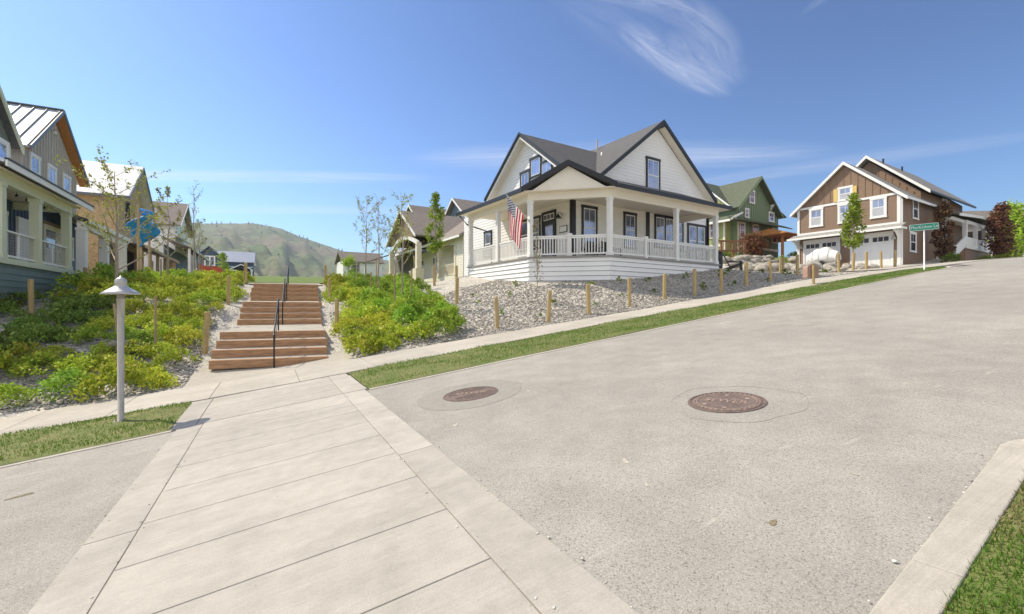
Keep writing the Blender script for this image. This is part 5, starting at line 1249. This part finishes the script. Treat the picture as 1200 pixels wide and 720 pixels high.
H = House('white_shed_house', 'small distant white house with dark roof right of the handrails', (9.8, 74.0), 4, 6.0)
mb = H.mb(); mb.box(0, 6, 0, 5, 5, 8.6); lap(mb, face_y(0), [(0, 6), (6, 6), (6, 8.5), (0, 8.5)], .2); H.part('wall', mb, 'white')
mb = H.mb(); mb.slab([(-.3, -.4, 8.5), (6.3, -.4, 8.5), (6.3, 2.5, 10.3), (-.3, 2.5, 10.3)], .14); mb.slab([(-.3, 5.4, 8.5), (6.3, 5.4, 8.5), (6.3, 2.5, 10.3), (-.3, 2.5, 10.3)], .14); H.part('roof', mb, 'shbrown')
window(H, face_y(0), 1.5, 2.3, 6.9, 8.1, 'black', pane='paneD')

H = House('navy_house', 'distant navy house with pale metal roof and white window trim', (-12.2, 107.0), 0, 6.6)
F = face_y(0)
mb = H.mb(); mb.box(0, 9, 0, 6, 5.5, 10.6); gable_solid(mb, 'y', -1.5, 6, 1.6, 2.0, 5.5, 11.2, 12.9); H.part('wall', mb, 'navy')
mb = H.mb(); mb.slab([(2.6, -.5, 10.5), (9.3, -.5, 10.5), (9.3, 3, 12.9), (2.6, 3, 12.9)], .12); mb.slab([(2.6, 6.5, 10.5), (9.3, 6.5, 10.5), (9.3, 3, 12.9), (2.6, 3, 12.9)], .12)
for k in range(18): mb.beam((2.7 + k * .38, -.5, 10.54), (2.7 + k * .38, 3, 12.94), .05, .06)
H.part('metal_roof', mb, 'metal')
mb = H.mb(); roof_gable(mb, 'y', -2.0, 4, 1.6, 2.5, 13.3, 11.0, .14); mb.slab([(3.5, -2.0, 9.3), (9, -2.0, 9.3), (9, 0, 9.8), (3.5, 0, 9.8)], .1); H.part('roof', mb, 'bluegrey')
window(H, face_y(-1.5), 1.0, 2.4, 9.6, 11.2, 'white', mull=1, pane='paneD', tw=.2)
mb = H.mb(); roof_gable(mb, 'y', -2.8, 0, 7.0, 2.0, 9.9, 8.9, .12); q = H.part('porch_roof', mb, 'bluegrey')
mb = H.mb(); rakes(mb, 'y', -2.9, 7.0, 2.0, 9.95, 8.9, .06, .2); mb.box(-.5, 4, -2.8, -2.6, 8.5, 8.75); mb.box(5, 9, -2.8, -2.6, 8.5, 8.75); H.part('fascia', mb, 'white', q)
for a in (0.2, 2.6, 5.2, 7.0, 8.8): ppost(H, a, -2.7, 6, 8.6, 'white', .25)

H = House('hillside_house', 'low house with broad grey green roof behind the purple trees', (80, 21.5), -32, 6.5)
mb = H.mb(); mb.box(0, 22, 0, 9, 6, 10); H.part('wall', mb, 'ltan')
mb = H.mb(); roof_gable(mb, 'x', -1, 24, 4.5, 5.4, 14.3, 9.6, .15); H.part('roof', mb, 'shbrown')

# ================================================================ left row
H = House('teal_house', 'teal sided house with sage porch posts and wire rail at left edge', (-7.4, 20.0), 0, 1.0)
F = face_x(0, 1); ZA = 2.98
mb = H.mb(); lap(mb, face_x(-.06, 1), [(-1.0, .0), (5.6, .0), (5.6, ZA - .1), (-1.0, ZA - .1)], .21, .03); mb.box(-2.2, -.07, -1.0, 5.55, 0, ZA - .1); lap(mb, face_y(5.56, 1), [(-2.2, 1), (-.06, 1), (-.06, ZA - .1), (-2.2, ZA - .1)], .21, .03); H.part('skirt', mb, 'teal')
mb = H.mb(); mb.box(-2.3, .02, -1.0, 5.65, ZA - .1, ZA); mb.box(-.02, .05, -1.0, 5.66, ZA - .16, ZA + .02); H.part('deck', mb, 'sage')
for b in (.05, 2.6, 5.4): ppost(H, -.12, b, ZA, 5.35, 'sage', .27)
mb = H.mb(); mb.box(-.25, .0, -1.0, 5.6, 5.35, 5.66); mb.box(-2.2, -.3, 5.35, 5.55, 5.36, 5.64); H.part('porch_beam', mb, 'sage')
mb = H.mb(); mb.box(-2.3, .2, -1.0, 5.9, 5.66, 5.70); H.part('porch_ceiling', mb, 'cream')
mb = H.mb(); mb.slab([(.42, -1.0, 5.86), (.42, 6.4, 5.86), (-2.4, 6.4, 6.75), (-2.4, -1.0, 6.75)], .1); pr = H.part('porch_roof', mb, 'metal')
mb = H.mb(); mb.box(.42, .47, -1.0, 6.42, 5.66, 5.84); H.part('fascia', mb, 'white', pr); mb = H.mb(); mb.box(.40, .50, -1.0, 6.46, 5.842, 5.90); H.part('drip_edge', mb, 'black', pr)
for a, b in ((-.95, -.1), (.2, 2.45), (2.75, 5.25)):
    mb = H.mb()
    mb.beam((-.12, a, ZA + .92), (-.12, b, ZA + .92), .10, .05); mb.beam((-.12, a, ZA + .12), (-.12, b, ZA + .12), .07, .07); mb.beam((-.12, (a + b) / 2, ZA + .1), (-.12, (a + b) / 2, ZA + .92), .05, .05, (1, 0, 0))
    r_ = H.part('railing', mb, 'white'); mb = H.mb(); k = a
    while k < b: mb.beam((-.12, k, ZA + .14), (-.12, k, ZA + .9), .006, .006, (1, 0, 0)); k += .1
    for j in range(1, 8): mb.beam((-.12, a, ZA + .14 + j * .1), (-.12, b, ZA + .14 + j * .1), .006, .006)
    H.part('wire_mesh', mb, 'galv', r_)
FB = face_x(-2.3, 1)
mb = H.mb(); mb.box(-8, -2.3, -1.0, 5.4, 0, 6.6); batten(mb, FB, [(-1.0, 3), (5.4, 3), (5.4, 5.66), (-1.0, 5.66)], .3, .05, .03); H.part('wall', mb, 'navy')
mb = H.mb(); gable_solid(mb, 'x', -8, -1.3, 1.9, 2.0, 6.0, 7.9, 9.45); lap(mb, face_x(-1.3, 1), [(-.1, 6.2), (3.9, 6.2), (3.9, 7.9), (1.9, 9.4), (-.1, 7.9)], .16); H.part('upper_wall', mb, 'sagegrey')
mb = H.mb(); roof_gable(mb, 'x', -9, -1.0, 1.9, 2.35, 9.75, 7.55, .12); rf = H.part('roof', mb, 'shgrey')
mb = H.mb(); rakes(mb, 'x', -1.04, 1.9, 2.37, 9.77, 7.54, .06, .22, drop=0); H.part('fascia', mb, 'sage', rf)
mb = H.mb(); mb.box(-1.9, -1.25, 3.75, 3.95, 6.3, 7.5); H.part('corner_board', mb, 'sage')
window(H, face_x(-1.3, 1), 1.6, 2.7, 6.85, 8.3, 'white', mull=0); window(H, face_x(-1.3, 1), 2.95, 3.7, 6.75, 7.45, 'white', rail=False, munt=0)
# front wall bay with white entry panel and french window
FB = face_x(-1.7, 1)
mb = H.mb(); mb.box(-8, -1.7, -1.0, 11.4, 0.5, 6.0); batten(mb, FB, [(-1.0, 2.6), (11.4, 2.6), (11.4, 5.62), (-1.0, 5.62)], .3, .05, .03); H.part('entry_wall', mb, 'navy')
mb = H.mb(); mb.fbox(FB, 5.5, 7.2, ZA, 5.1, .03, .12); H.part('entry_panel', mb, 'white')
mb = H.mb(); c = FB(6.7, 4.62, .17); mb.lathe([(.20, -.03), (.24, 0), (.20, .03), (.13, .03), (.10, 0), (.13, -.03)], (0, 0, 0), 20); o = H.part('wreath', mb, 'wreath')
for q in o.data.vertices: x_, y_, z_ = q.co; z_ += H.zb; q.co = (c[0] + z_, c[1] + x_, c[2] + y_ - H.zb)
window(H, FB, 8.1, 10.6, ZA + .1, 5.05, 'cream', mull=1, munt=0, tw=.14, d=.04); window(H, FB, 3.0, 4.6, ZA + .5, 5.0, 'white', mull=1, munt=0, tw=.14, d=.04)
mb = H.mb(); mb.fbox(FB, 7.9, 10.8, 5.22, 5.36, .03, .1); H.part('window_head', mb, 'brown')
mb = H.mb(); mb.box(-1.7, -.3, 5.66, 11.2, ZA - .08, ZA - .01); H.part('inner_deck', mb, 'deck')
mb = H.mb()
for k in range(7):
    a = .3 + .75 * k; mb.lathe([(.01, .05), (.045, .0), (.03, -.05)], (-.6, a, 5.42), 8); mb.tube([(-.6, a, 5.46), (-.6, a, 5.66)], .008, 5)
H.part('string_lights', mb, 'iron')

H = House('beige_house', 'beige board and batten house with standing seam metal roof, second on left', (-9.4, 27.0), 0, 2.2)
F = face_x(0, 1)
mb = H.mb(); gable_solid(mb, 'x', -9, 0, 3.1, 3.05, 1.5, 8.5, 10.75); batten(mb, F, [(.05, 3), (6.15, 3), (6.15, 8.5), (3.1, 10.7), (.05, 8.5)], .3, .05, .035); batten(mb, face_y(.05), [(-9, 3), (0, 3), (0, 8.4), (-9, 8.4)], .3, .05, .035); H.part('wall', mb, 'beige')
mb = H.mb(); roof_gable(mb, 'x', -10, .38, 3.1, 3.5, 11.1, 8.3, .12); rf = H.part('roof', mb, 'metal')
mb = H.mb()
for k in range(24):
    a = .30 - k * .46
    for sg in (-1, 1): mb.beam((a, 3.1, 11.13), (a, 3.1 + sg * 3.5, 8.33), .035, .05)
mb.beam((-10, 3.1, 11.12), (.40, 3.1, 11.12), .2, .05); H.part('seam', mb, 'seam', rf)
mb = H.mb(); rakes(mb, 'x', .38, 3.1, 3.53, 11.12, 8.29, .05, .2, drop=-.03); H.part('fascia', mb, 'seam', rf)
mb = H.mb(); 
for sg in (-1, 1): mb.slab([(0, 3.1, 10.92), (.37, 3.1, 10.92), (.37, 3.1 + sg * 3.48, 8.14), (0, 3.1 + sg * 3.48, 8.14)], .02)
H.part('soffit', mb, 'cedar', rf)
for a in (.65, 2.45, 4.25): window(H, F, a, a + .75, 6.75, 8.15, 'white', munt=1, d=.03)
mb = H.mb(); mb.lathe([(.08, 0), (.08, .12)], F(3.1, 9.9, .06), 10); H.part('wall_lamp', mb, 'white')
mb = H.mb(); mb.slab([(1.9, .9, 5.55), (1.9, 8.2, 5.55), (-.1, 8.2, 6.2), (-.1, .9, 6.2)], .1); pr = H.part('porch_roof', mb, 'shgrey')
mb = H.mb(); mb.box(1.9, 1.96, .9, 8.2, 5.34, 5.53); mb.box(1.5, 1.75, .9, 8.0, 5.1, 5.4); H.part('fascia', mb, 'white', pr)
for b in (1.1, 4.3, 7.6): ppost(H, 1.62, b, 2.9, 5.12, 'white', .34)
mb = H.mb(); mb.box(0, 1.8, .9, 8, 1.8, 2.9); H.part('porch_base', mb, 'navy')
mb = H.mb(); mb.fbox(F, .3, 6.1, 2.9, 5.9, .04, .08); H.part('porch_wall', mb, 'navy')
window(H, F, 3.2, 5.2, 4.0, 5.0, 'white', mull=1, pane='paneD', d=.08); window(H, F, 1.0, 1.9, 3.2, 5.0, 'white', pane='paneD', d=.08)
mb = H.mb(); mb.beam((1.6, 4.5, 5.1), (1.6, 5.3, 4.55), .1, .1); mb.beam((1.6, 7.4, 5.1), (1.6, 6.6, 4.55), .1, .1); H.part('brace', mb, 'white')

H = House('unfinished_house', 'unfinished house with bare tan sheathing and white roof membrane', (-9.8, 42.4), 0, 3.2)
F = face_x(0, 1)
mb = H.mb(); gable_solid(mb, 'x', -10, 0, 4.0, 3.7, 2.6, 9.6, 12.3); H.part('wall', mb, 'osb')
mb = H.mb(); roof_gable(mb, 'x', -10.5, .7, 4.0, 4.3, 12.75, 9.5, .12); rf = H.part('roof', mb, 'membrane')
mb = H.mb(); rakes(mb, 'x', .7, 4.0, 4.32, 12.76, 9.48, .06, .25); eaves(mb, 'x', -10.5, .7, 4.0, 4.3, 9.52, .18); H.part('fascia', mb, 'seam', rf)
mb = H.mb(); mb.fbox(F, 2.0, 3.2, 7.6, 9.6, -.02, .02); op = H.part('window_opening', mb, 'interior'); mb = H.mb(); mb.fbox(F, 2.6, 4.4, 3.6, 5.8, -.02, .02); H.part('door_opening', mb, 'interior')
mb = H.mb(); mb.fbox(F, -3, 2.2, 3.4, 5.9, -.3, .01); mb.fbox(F, 4.6, 7.4, 3.4, 5.9, -.3, .02); H.part('lower_wall', mb, 'brown')
mb = H.mb(); mb.slab([(2.2, -3.2, 5.7), (2.2, 9.5, 5.7), (-.1, 9.5, 6.4), (-.1, -3.2, 6.4)], .1); pr = H.part('porch_roof', mb, 'shbrown'); mb = H.mb(); mb.box(2.2, 2.26, -3.2, 9.5, 5.5, 5.7); H.part('fascia', mb, 'lumber', pr)
for b in (-3.0, -.2, 2.4, 5.2, 8.0, 9.3):
    mb = H.mb(); mb.box(1.8, 2.0, b - .1, b + .1, 3.0, 5.55); H.part('porch_post', mb, 'lumber')
mb = H.mb(); mb.box(0, 2.1, -3.2, 9.5, 2.6, 3.45); H.part('porch_base', mb, 'brown')
mb = H.mb(); mb.fbox(face_x(1.7, 1), 1.0, 1.9, 3.45, 5.0, 0, .03); mb.fbox(face_x(1.7, 1), 5.6, 7.0, 3.45, 5.0, 0, .03); H.part('sheathing_sheet', mb, 'lumber')

H = House('grey_roof_house', 'farther house with brown grey roof and white gable, fourth on left', (-9.6, 60.0), 0, 4.6)
F = face_x(0, 1)
mb = H.mb(); gable_solid(mb, 'x', -10, 0, 8, 4.5, 4, 10.8, 13.6); H.part('wall', mb, 'white')
mb = H.mb(); roof_gable(mb, 'x', -10.5, .6, 8, 5.2, 14.1, 10.7, .14); mb.slab([(2.4, -3, 7.6), (2.4, 14, 7.6), (-.1, 14, 8.6), (-.1, -3, 8.6)], .1); rf = H.part('roof', mb, 'shbrown')
mb = H.mb(); rakes(mb, 'x', .6, 8, 5.2, 14.1, 10.7, .06, .25); mb.box(2.4, 2.46, -3, 14, 7.4, 7.6); H.part('fascia', mb, 'white', rf)
mb = H.mb(); mb.slab([(.8, 1.5, 9.2), (.8, 8.5, 9.2), (-.1, 8.5, 9.7), (-.1, 1.5, 9.7)], .1); H.part('awning', mb, 'membrane')
mb = H.mb(); mb.fbox(F, -3, 14, 4, 7.8, .02, .1); H.part('porch_wall', mb, 'bluegrey')
for b in (-2.6, 1, 4.6, 8.2, 11.8, 13.6):
    mb = H.mb(); mb.box(2.0, 2.22, b - .11, b + .11, 4.4, 7.5); H.part('porch_post', mb, 'white')
window(H, face_y(3.5), -6, -4.8, 8, 9.6, 'white')

# tarp over scaffold lumber
x, y = -7.2, 36.2
t = tag(empty('blue_tarp', (x, y, 5.35)), 'bright blue tarp bundled on lumber poles at the unfinished porch', 'tarp'); t.scale = (1.3, 1.3, 1.15)
NU, NV = 22, 16; V = []
for j in range(NV + 1):
    for i in range(NU + 1):
        u = i / NU; v = j / NV; n_ = mnoise.noise(Vector((u * 4, v * 3, 1.7)))
        V.append((.35 * math.sin(v * 5) + .3 * n_, -.6 + 2.3 * u + .3 * n_ * v, 2.0 - 1.15 * v * (.55 + .45 * math.sin(u * 7 + 1) ** 2) - .75 * u + .2 * n_))
F = [(j * (NU + 1) + i, j * (NU + 1) + i + 1, (j + 1) * (NU + 1) + i + 1, (j + 1) * (NU + 1) + i) for j in range(NV) for i in range(NU)]
me = bpy.data.meshes.new('sheet'); me.from_pydata(V, [], F); o = link('sheet', me, M['tarp'], t, True); sd = o.modifiers.new('th', 'SOLIDIFY'); sd.thickness = .02
mb = MB(); mb.tube([(0, -.6, -2.6), (0, -.6, 2.1)], .05, 8); mb.tube([(0, 1.6, -2.7), (0, 1.6, 1.3)], .05, 8); mb.build('pole', M['lumber'], t)
# orange barrier mesh
for k, (x, y) in enumerate(((-5.6, 47.5), (-5.2, 53.0))):
    t = tag(empty('barrier_fence', (x, y, tz(x, y)), R_(80)), ['orange plastic barrier mesh before the unfinished porch', 'farther orange plastic barrier mesh before the fourth house'][k], 'fence')
    mb = MB()
    for j in range(8): mb.beam((0, 0, .12 + j * .14), (3.6, .1 * math.sin(j), .10 + j * .14), .02, .075)
    for j in range(19): mb.beam((.2 * j, .02, .1), (.2 * j, .02, 1.12), .02, .05, (0, 1, 0))
    mb.build('mesh', M['ofence'], t)
    for a in (0, 3.6): mb = MB(); mb.box(a - .04, a + .04, -.04, .04, -.2, 1.3); mb.build('post', M['stake'], t)
# bench beyond the stairs
x, y = -3.6, 76.0
t = tag(empty('park_bench', (x, y, tz(x, y)), R_(200)), 'small dark bench on the lawn left of the top of the steps', 'bench')
mb = MB(); mb.box(-.9, .9, -.25, .25, .42, .48); mb.build('seat', M['iron'], t); mb = MB(); mb.box(-.9, .9, .24, .3, .5, .95); mb.build('backrest', M['iron'], t)
for a in (-.75, .75): mb = MB(); mb.box(a - .04, a + .04, -.22, .26, -.1, .45); mb.build('leg', M['iron'], t)
# wooden planter box at right edge
x, y = 58.6, 13.2
t = tag(empty('wood_planter', (x, y, tz(x, y)), R_(-10)), 'square tan wooden box on posts at the far right street edge', 'planter')
mb = MB(); mb.box(-.8, .8, -.4, .4, .35, 1.1); mb.build('box', M['lumber'], t); 
for a in (-.7, .7): mb = MB(); mb.box(a - .08, a + .08, -.48, -.4, -.2, 1.15); mb.build('leg', M['lumber'], t)

# ---------------------------------------------------------------- hill
def ridge_px(px_): return np.interp(px_, [-600, 0, 100, 180, 240, 300, 330, 345, 362, 380, 400, 425, 460, 520, 600, 800, 1000, 1200, 1600], [300, 285, 270, 259, 262, 262, 268, 275, 281, 287, 294, 301, 306, 312, 318, 326, 328, 326, 330])
bear = np.linspace(-58, 50, 260); rad = np.concatenate([np.linspace(420, 1500, 90), [1560, 1650, 1800]])
V = []; ridge_trees = []
for ri, rr in enumerate(rad):
    for b in bear:
        pxx = 600 + 533.3 * math.tan(R_(max(-75, min(75, b)))); yy = float(ridge_px(pxx)); hR = (360 - yy) / 533.3 * math.cos(R_(b)) * 1500 + CAMH
        t_ = min(1, max(0, (rr - 420) / 1080)); base = hR * (t_ ** 1.35)
        wx = b * 13; n1 = mnoise.ridged_multi_fractal(Vector((wx * .018 + t_ * 1.1, t_ * 1.9, 4.2)), .9, 2.1, 5, 1.0, 2.0)
        n2 = mnoise.noise(Vector((wx * .05, t_ * 6, 8.1)))
        amp = 4 * t_ * (1 - t_) 
        h = base + amp * ((n1 - 1.1) * hR * .17 + n2 * hR * .05) + (hR * .012 * mnoise.noise(Vector((wx * .3, 3, t_ * 8))))
        if rr > 1500: h = hR * (1 - (rr - 1500) / 300 * .8) if hR > 0 else h
        a = HEAD + R_(b); V.append((rr * math.sin(a), rr * math.cos(a), h if t_ > 0 else -30))
        if 1380 <= rr <= 1500 and -42 < b < -12 and random.random() < (.22 if rr > 1455 else .03): ridge_trees.append(V[-1])
        elif 700 < rr < 1380 and -42 < b < -12 and random.random() < .012: ridge_trees.append(V[-1])
nb = len(bear); a = (np.arange(len(rad) - 1)[:, None] * nb + np.arange(nb - 1)[None]).ravel()
def m_hill():
    m, nt, b = mat('hill_grass'); p = wpos(nt)
    f = noise(nt, p, .004, 6, .6); f2 = noise(nt, p, .03, 5, .7)
    col = ramp(nt, f, [(.38, (.10, .15, .06)), (.5, (.18, .20, .10)), (.60, (.20, .165, .115))])
    col = mixc(nt, .6, col, ramp(nt, f2, [(.3, .2), (.7, .75)]), 'OVERLAY')
    br = noise(nt, p, .06, 4, .7); col = mixc(nt, ramp(nt, br, [(.52, 0.0), (.60, .85)]), col, (.06, .075, .045))
    nt.links.new(col, b.inputs['Base Color']); b.inputs['Roughness'].default_value = 1; b.inputs['Specular IOR Level'].default_value = .1; return m
me = fast('hill', V, np.stack([a, a + 1, a + nb + 1, a + nb], -1), m_hill()); struct(link('hill', me, None)); me.polygons.foreach_set('use_smooth', [True] * len(me.polygons))
P = []; 
for (x, y, z) in ridge_trees:
    hh = random.uniform(4, 9); 
    for _ in range(14):
        u = random.random(); r = hh * .34 * (1 - u); an = random.random() * 6.28; P.append((x + r * math.cos(an), y + r * math.sin(an), z + u * hh))
V, F = leaf_quads(P, 2.6, .8, .8); tag(link('far_conifers', fast('far_conifers', V, F, M['conifer']), None), 'dark conifers scattered along the ridge of the far hill', 'trees', kind='stuff')

# ---------------------------------------------------------------- air
mb = MB(); mb.box(-2600, 2600, -2600, 2600, -60, 340); hzm = bpy.data.materials.new('haze_air'); hzm.use_nodes = True; hn = hzm.node_tree; hn.nodes.clear()
ho = hn.nodes.new('ShaderNodeOutputMaterial'); hv = hn.nodes.new('ShaderNodeVolumePrincipled'); hv.inputs['Color'].default_value = (.82, .88, 1, 1); hv.inputs['Density'].default_value = .00026; hv.inputs['Anisotropy'].default_value = .3
hn.links.new(hv.outputs[0], ho.inputs['Volume']); tag(mb.build('haze', hzm), 'thin pale haze over the valley and hill', 'haze', kind='stuff')

# ---------------------------------------------------------------- light, sky, camera
SUN_EL = R_(48); sdx, sdy = -.636, .772
sun = bpy.data.lights.new('sun', 'SUN'); sun.energy = 3.65; sun.angle = R_(.5); sun.color = (1, .90, .71)
so = bpy.data.objects.new('sun', sun); COL.objects.link(so)
dvec = Vector((sdx * math.cos(SUN_EL), sdy * math.cos(SUN_EL), math.sin(SUN_EL))); so.rotation_euler = dvec.to_track_quat('Z', 'Y').to_euler(); so.location = dvec * 60
w = bpy.data.worlds.new('World'); SC.world = w; w.use_nodes = True; nt = w.node_tree
bg = nt.nodes['Background']; sky = nt.nodes.new('ShaderNodeTexSky'); sky.sky_type = 'NISHITA'; sky.sun_disc = False; sky.sun_elevation = SUN_EL; sky.sun_rotation = math.atan2(sdx, sdy)
sky.air_density = 1.0; sky.dust_density = .6; sky.ozone_density = 2.0; sky.altitude = 300
bg.inputs[1].default_value = .15
# cirrus on a high plane, by view direction
d = coords(nt, 'Generated'); s3 = nt.nodes.new('ShaderNodeSeparateXYZ'); nt.links.new(d, s3.inputs[0])
zc = math_n(nt, 'MAXIMUM', s3.outputs[2], .04); cx = math_n(nt, 'DIVIDE', s3.outputs[0], zc); cy = math_n(nt, 'DIVIDE', s3.outputs[1], zc)
def rotuv(x0, y0, ang):
    ca, sa = math.cos(ang), math.sin(ang); a = math_n(nt, 'SUBTRACT', cx, x0); b = math_n(nt, 'SUBTRACT', cy, y0)
    return math_n(nt, 'ADD', math_n(nt, 'MULTIPLY', a, ca), math_n(nt, 'MULTIPLY', b, sa)), math_n(nt, 'SUBTRACT', math_n(nt, 'MULTIPLY', b, ca), math_n(nt, 'MULTIPLY', a, sa))
def streak(x0, y0, ang, L, Wd, sc, curve=0.0, k=1.0, seed=0.0):
    u, v = rotuv(x0, y0, ang)
    if curve: v = math_n(nt, 'ADD', v, math_n(nt, 'MULTIPLY', math_n(nt, 'MULTIPLY', u, u), curve))
    cmb = nt.nodes.new('ShaderNodeCombineXYZ'); nt.links.new(math_n(nt, 'MULTIPLY', u, sc), cmb.inputs[0]); nt.links.new(math_n(nt, 'MULTIPLY', v, sc * 8), cmb.inputs[1]); cmb.inputs[2].default_value = seed
    n = node(nt, 'ShaderNodeTexNoise', Scale=1.0, Detail=9.0, Roughness=.68, Distortion=.9); nt.links.new(cmb.outputs[0], n.inputs['Vector'])
    e = math_n(nt, 'ADD', math_n(nt, 'POWER', math_n(nt, 'ABSOLUTE', math_n(nt, 'DIVIDE', u, L)), 3.5), math_n(nt, 'POWER', math_n(nt, 'ABSOLUTE', math_n(nt, 'DIVIDE', v, Wd)), 2.0))
    mk = math_n(nt, 'POWER', math_n(nt, 'SUBTRACT', 1.0, e, True), 1.5)
    r = math_n(nt, 'MULTIPLY', math_n(nt, 'SUBTRACT', n.outputs['Fac'], .26), 2.1, True)
    return math_n(nt, 'MULTIPLY', math_n(nt, 'MULTIPLY', mk, r), k)
cl = streak(1.48, 1.345, R_(14), .47, .085, 2.6, .10, .95, 1.0)
for a in (streak(1.25, 1.09, R_(5), .66, .085, 3.0, -.62, .50, 5.0), streak(1.56, 1.27, R_(18), .34, .13, 2.4, 0, .46, 9.0), streak(1.30, 1.30, R_(14), .60, .14, 2, 0, .22, 12.0), streak(2.05, 2.35, R_(-30), 1.5, .33, 1.2, 0, .85, 3.0), streak(3.4, 1.9, R_(-62), 1.4, .25, 1.2, 0, .45, 4.0), streak(-.7, 4.3, R_(-26), 2.2, .22, .8, 0, .9, 6.0), streak(-.6, 5.6, R_(-26), 3, .3, .6, 0, .6, 8.0), streak(1.55, .72, R_(75), .22, .03, 4, 0, .35, 7.0)):
    cl = math_n(nt, 'MAXIMUM', cl, a)
def scl(c, f):
    n_ = nt.nodes.new('ShaderNodeVectorMath'); n_.operation = 'MULTIPLY'; nt.links.new(c, n_.inputs[0]); n_.inputs[1].default_value = f; return n_.outputs[0]
gm = nt.nodes.new('ShaderNodeGamma'); gm.inputs[1].default_value = 1.5; nt.links.new(scl(sky.outputs[0], (.19, .19, .19)), gm.inputs[0])
skyc = scl(gm.outputs[0], (2.95, 3.75, 4.15))
mx = nt.nodes.new('ShaderNodeMix'); mx.data_type = 'RGBA'; nt.links.new(math_n(nt, 'MULTIPLY', cl, .62), mx.inputs[0]); nt.links.new(skyc, mx.inputs[6]); mx.inputs[7].default_value = (4.6, 4.7, 5.2, 1)
# unseen white clouds added behind the camera to brighten the shaded house fronts
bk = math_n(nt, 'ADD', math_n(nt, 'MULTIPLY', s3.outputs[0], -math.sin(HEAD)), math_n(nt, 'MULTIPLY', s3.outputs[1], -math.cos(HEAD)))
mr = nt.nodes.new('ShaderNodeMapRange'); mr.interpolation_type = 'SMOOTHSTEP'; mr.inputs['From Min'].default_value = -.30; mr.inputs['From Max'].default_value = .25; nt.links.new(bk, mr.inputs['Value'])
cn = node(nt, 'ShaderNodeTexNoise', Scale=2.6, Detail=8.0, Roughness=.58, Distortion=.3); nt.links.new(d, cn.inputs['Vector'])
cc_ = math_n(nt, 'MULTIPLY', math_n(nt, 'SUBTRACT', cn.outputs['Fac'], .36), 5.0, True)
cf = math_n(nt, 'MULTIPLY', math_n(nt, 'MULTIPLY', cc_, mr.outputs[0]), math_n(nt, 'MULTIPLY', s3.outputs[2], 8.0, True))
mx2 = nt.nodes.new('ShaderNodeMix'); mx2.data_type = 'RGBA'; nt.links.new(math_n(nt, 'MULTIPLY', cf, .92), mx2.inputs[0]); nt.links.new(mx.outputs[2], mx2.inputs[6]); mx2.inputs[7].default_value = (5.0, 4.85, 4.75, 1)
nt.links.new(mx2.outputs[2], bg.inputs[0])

cam = bpy.data.cameras.new('camera'); co = bpy.data.objects.new('camera', cam); COL.objects.link(co); SC.camera = co
co.location = (0, 0, CAMH); co.rotation_euler = (R_(90), 0, -HEAD); cam.sensor_width = 36; cam.sensor_fit = 'HORIZONTAL'; cam.lens = 16.0; cam.clip_start = .05; cam.clip_end = 6000
SC.render.resolution_x = 1024; SC.render.resolution_y = 614
vs = SC.view_settings; vs.view_transform = 'Standard'; vs.look = 'None'; vs.gamma = 1; vs.exposure = .58
SC.cycles.max_bounces = 8; SC.cycles.diffuse_bounces = 5; SC.cycles.transparent_max_bounces = 6
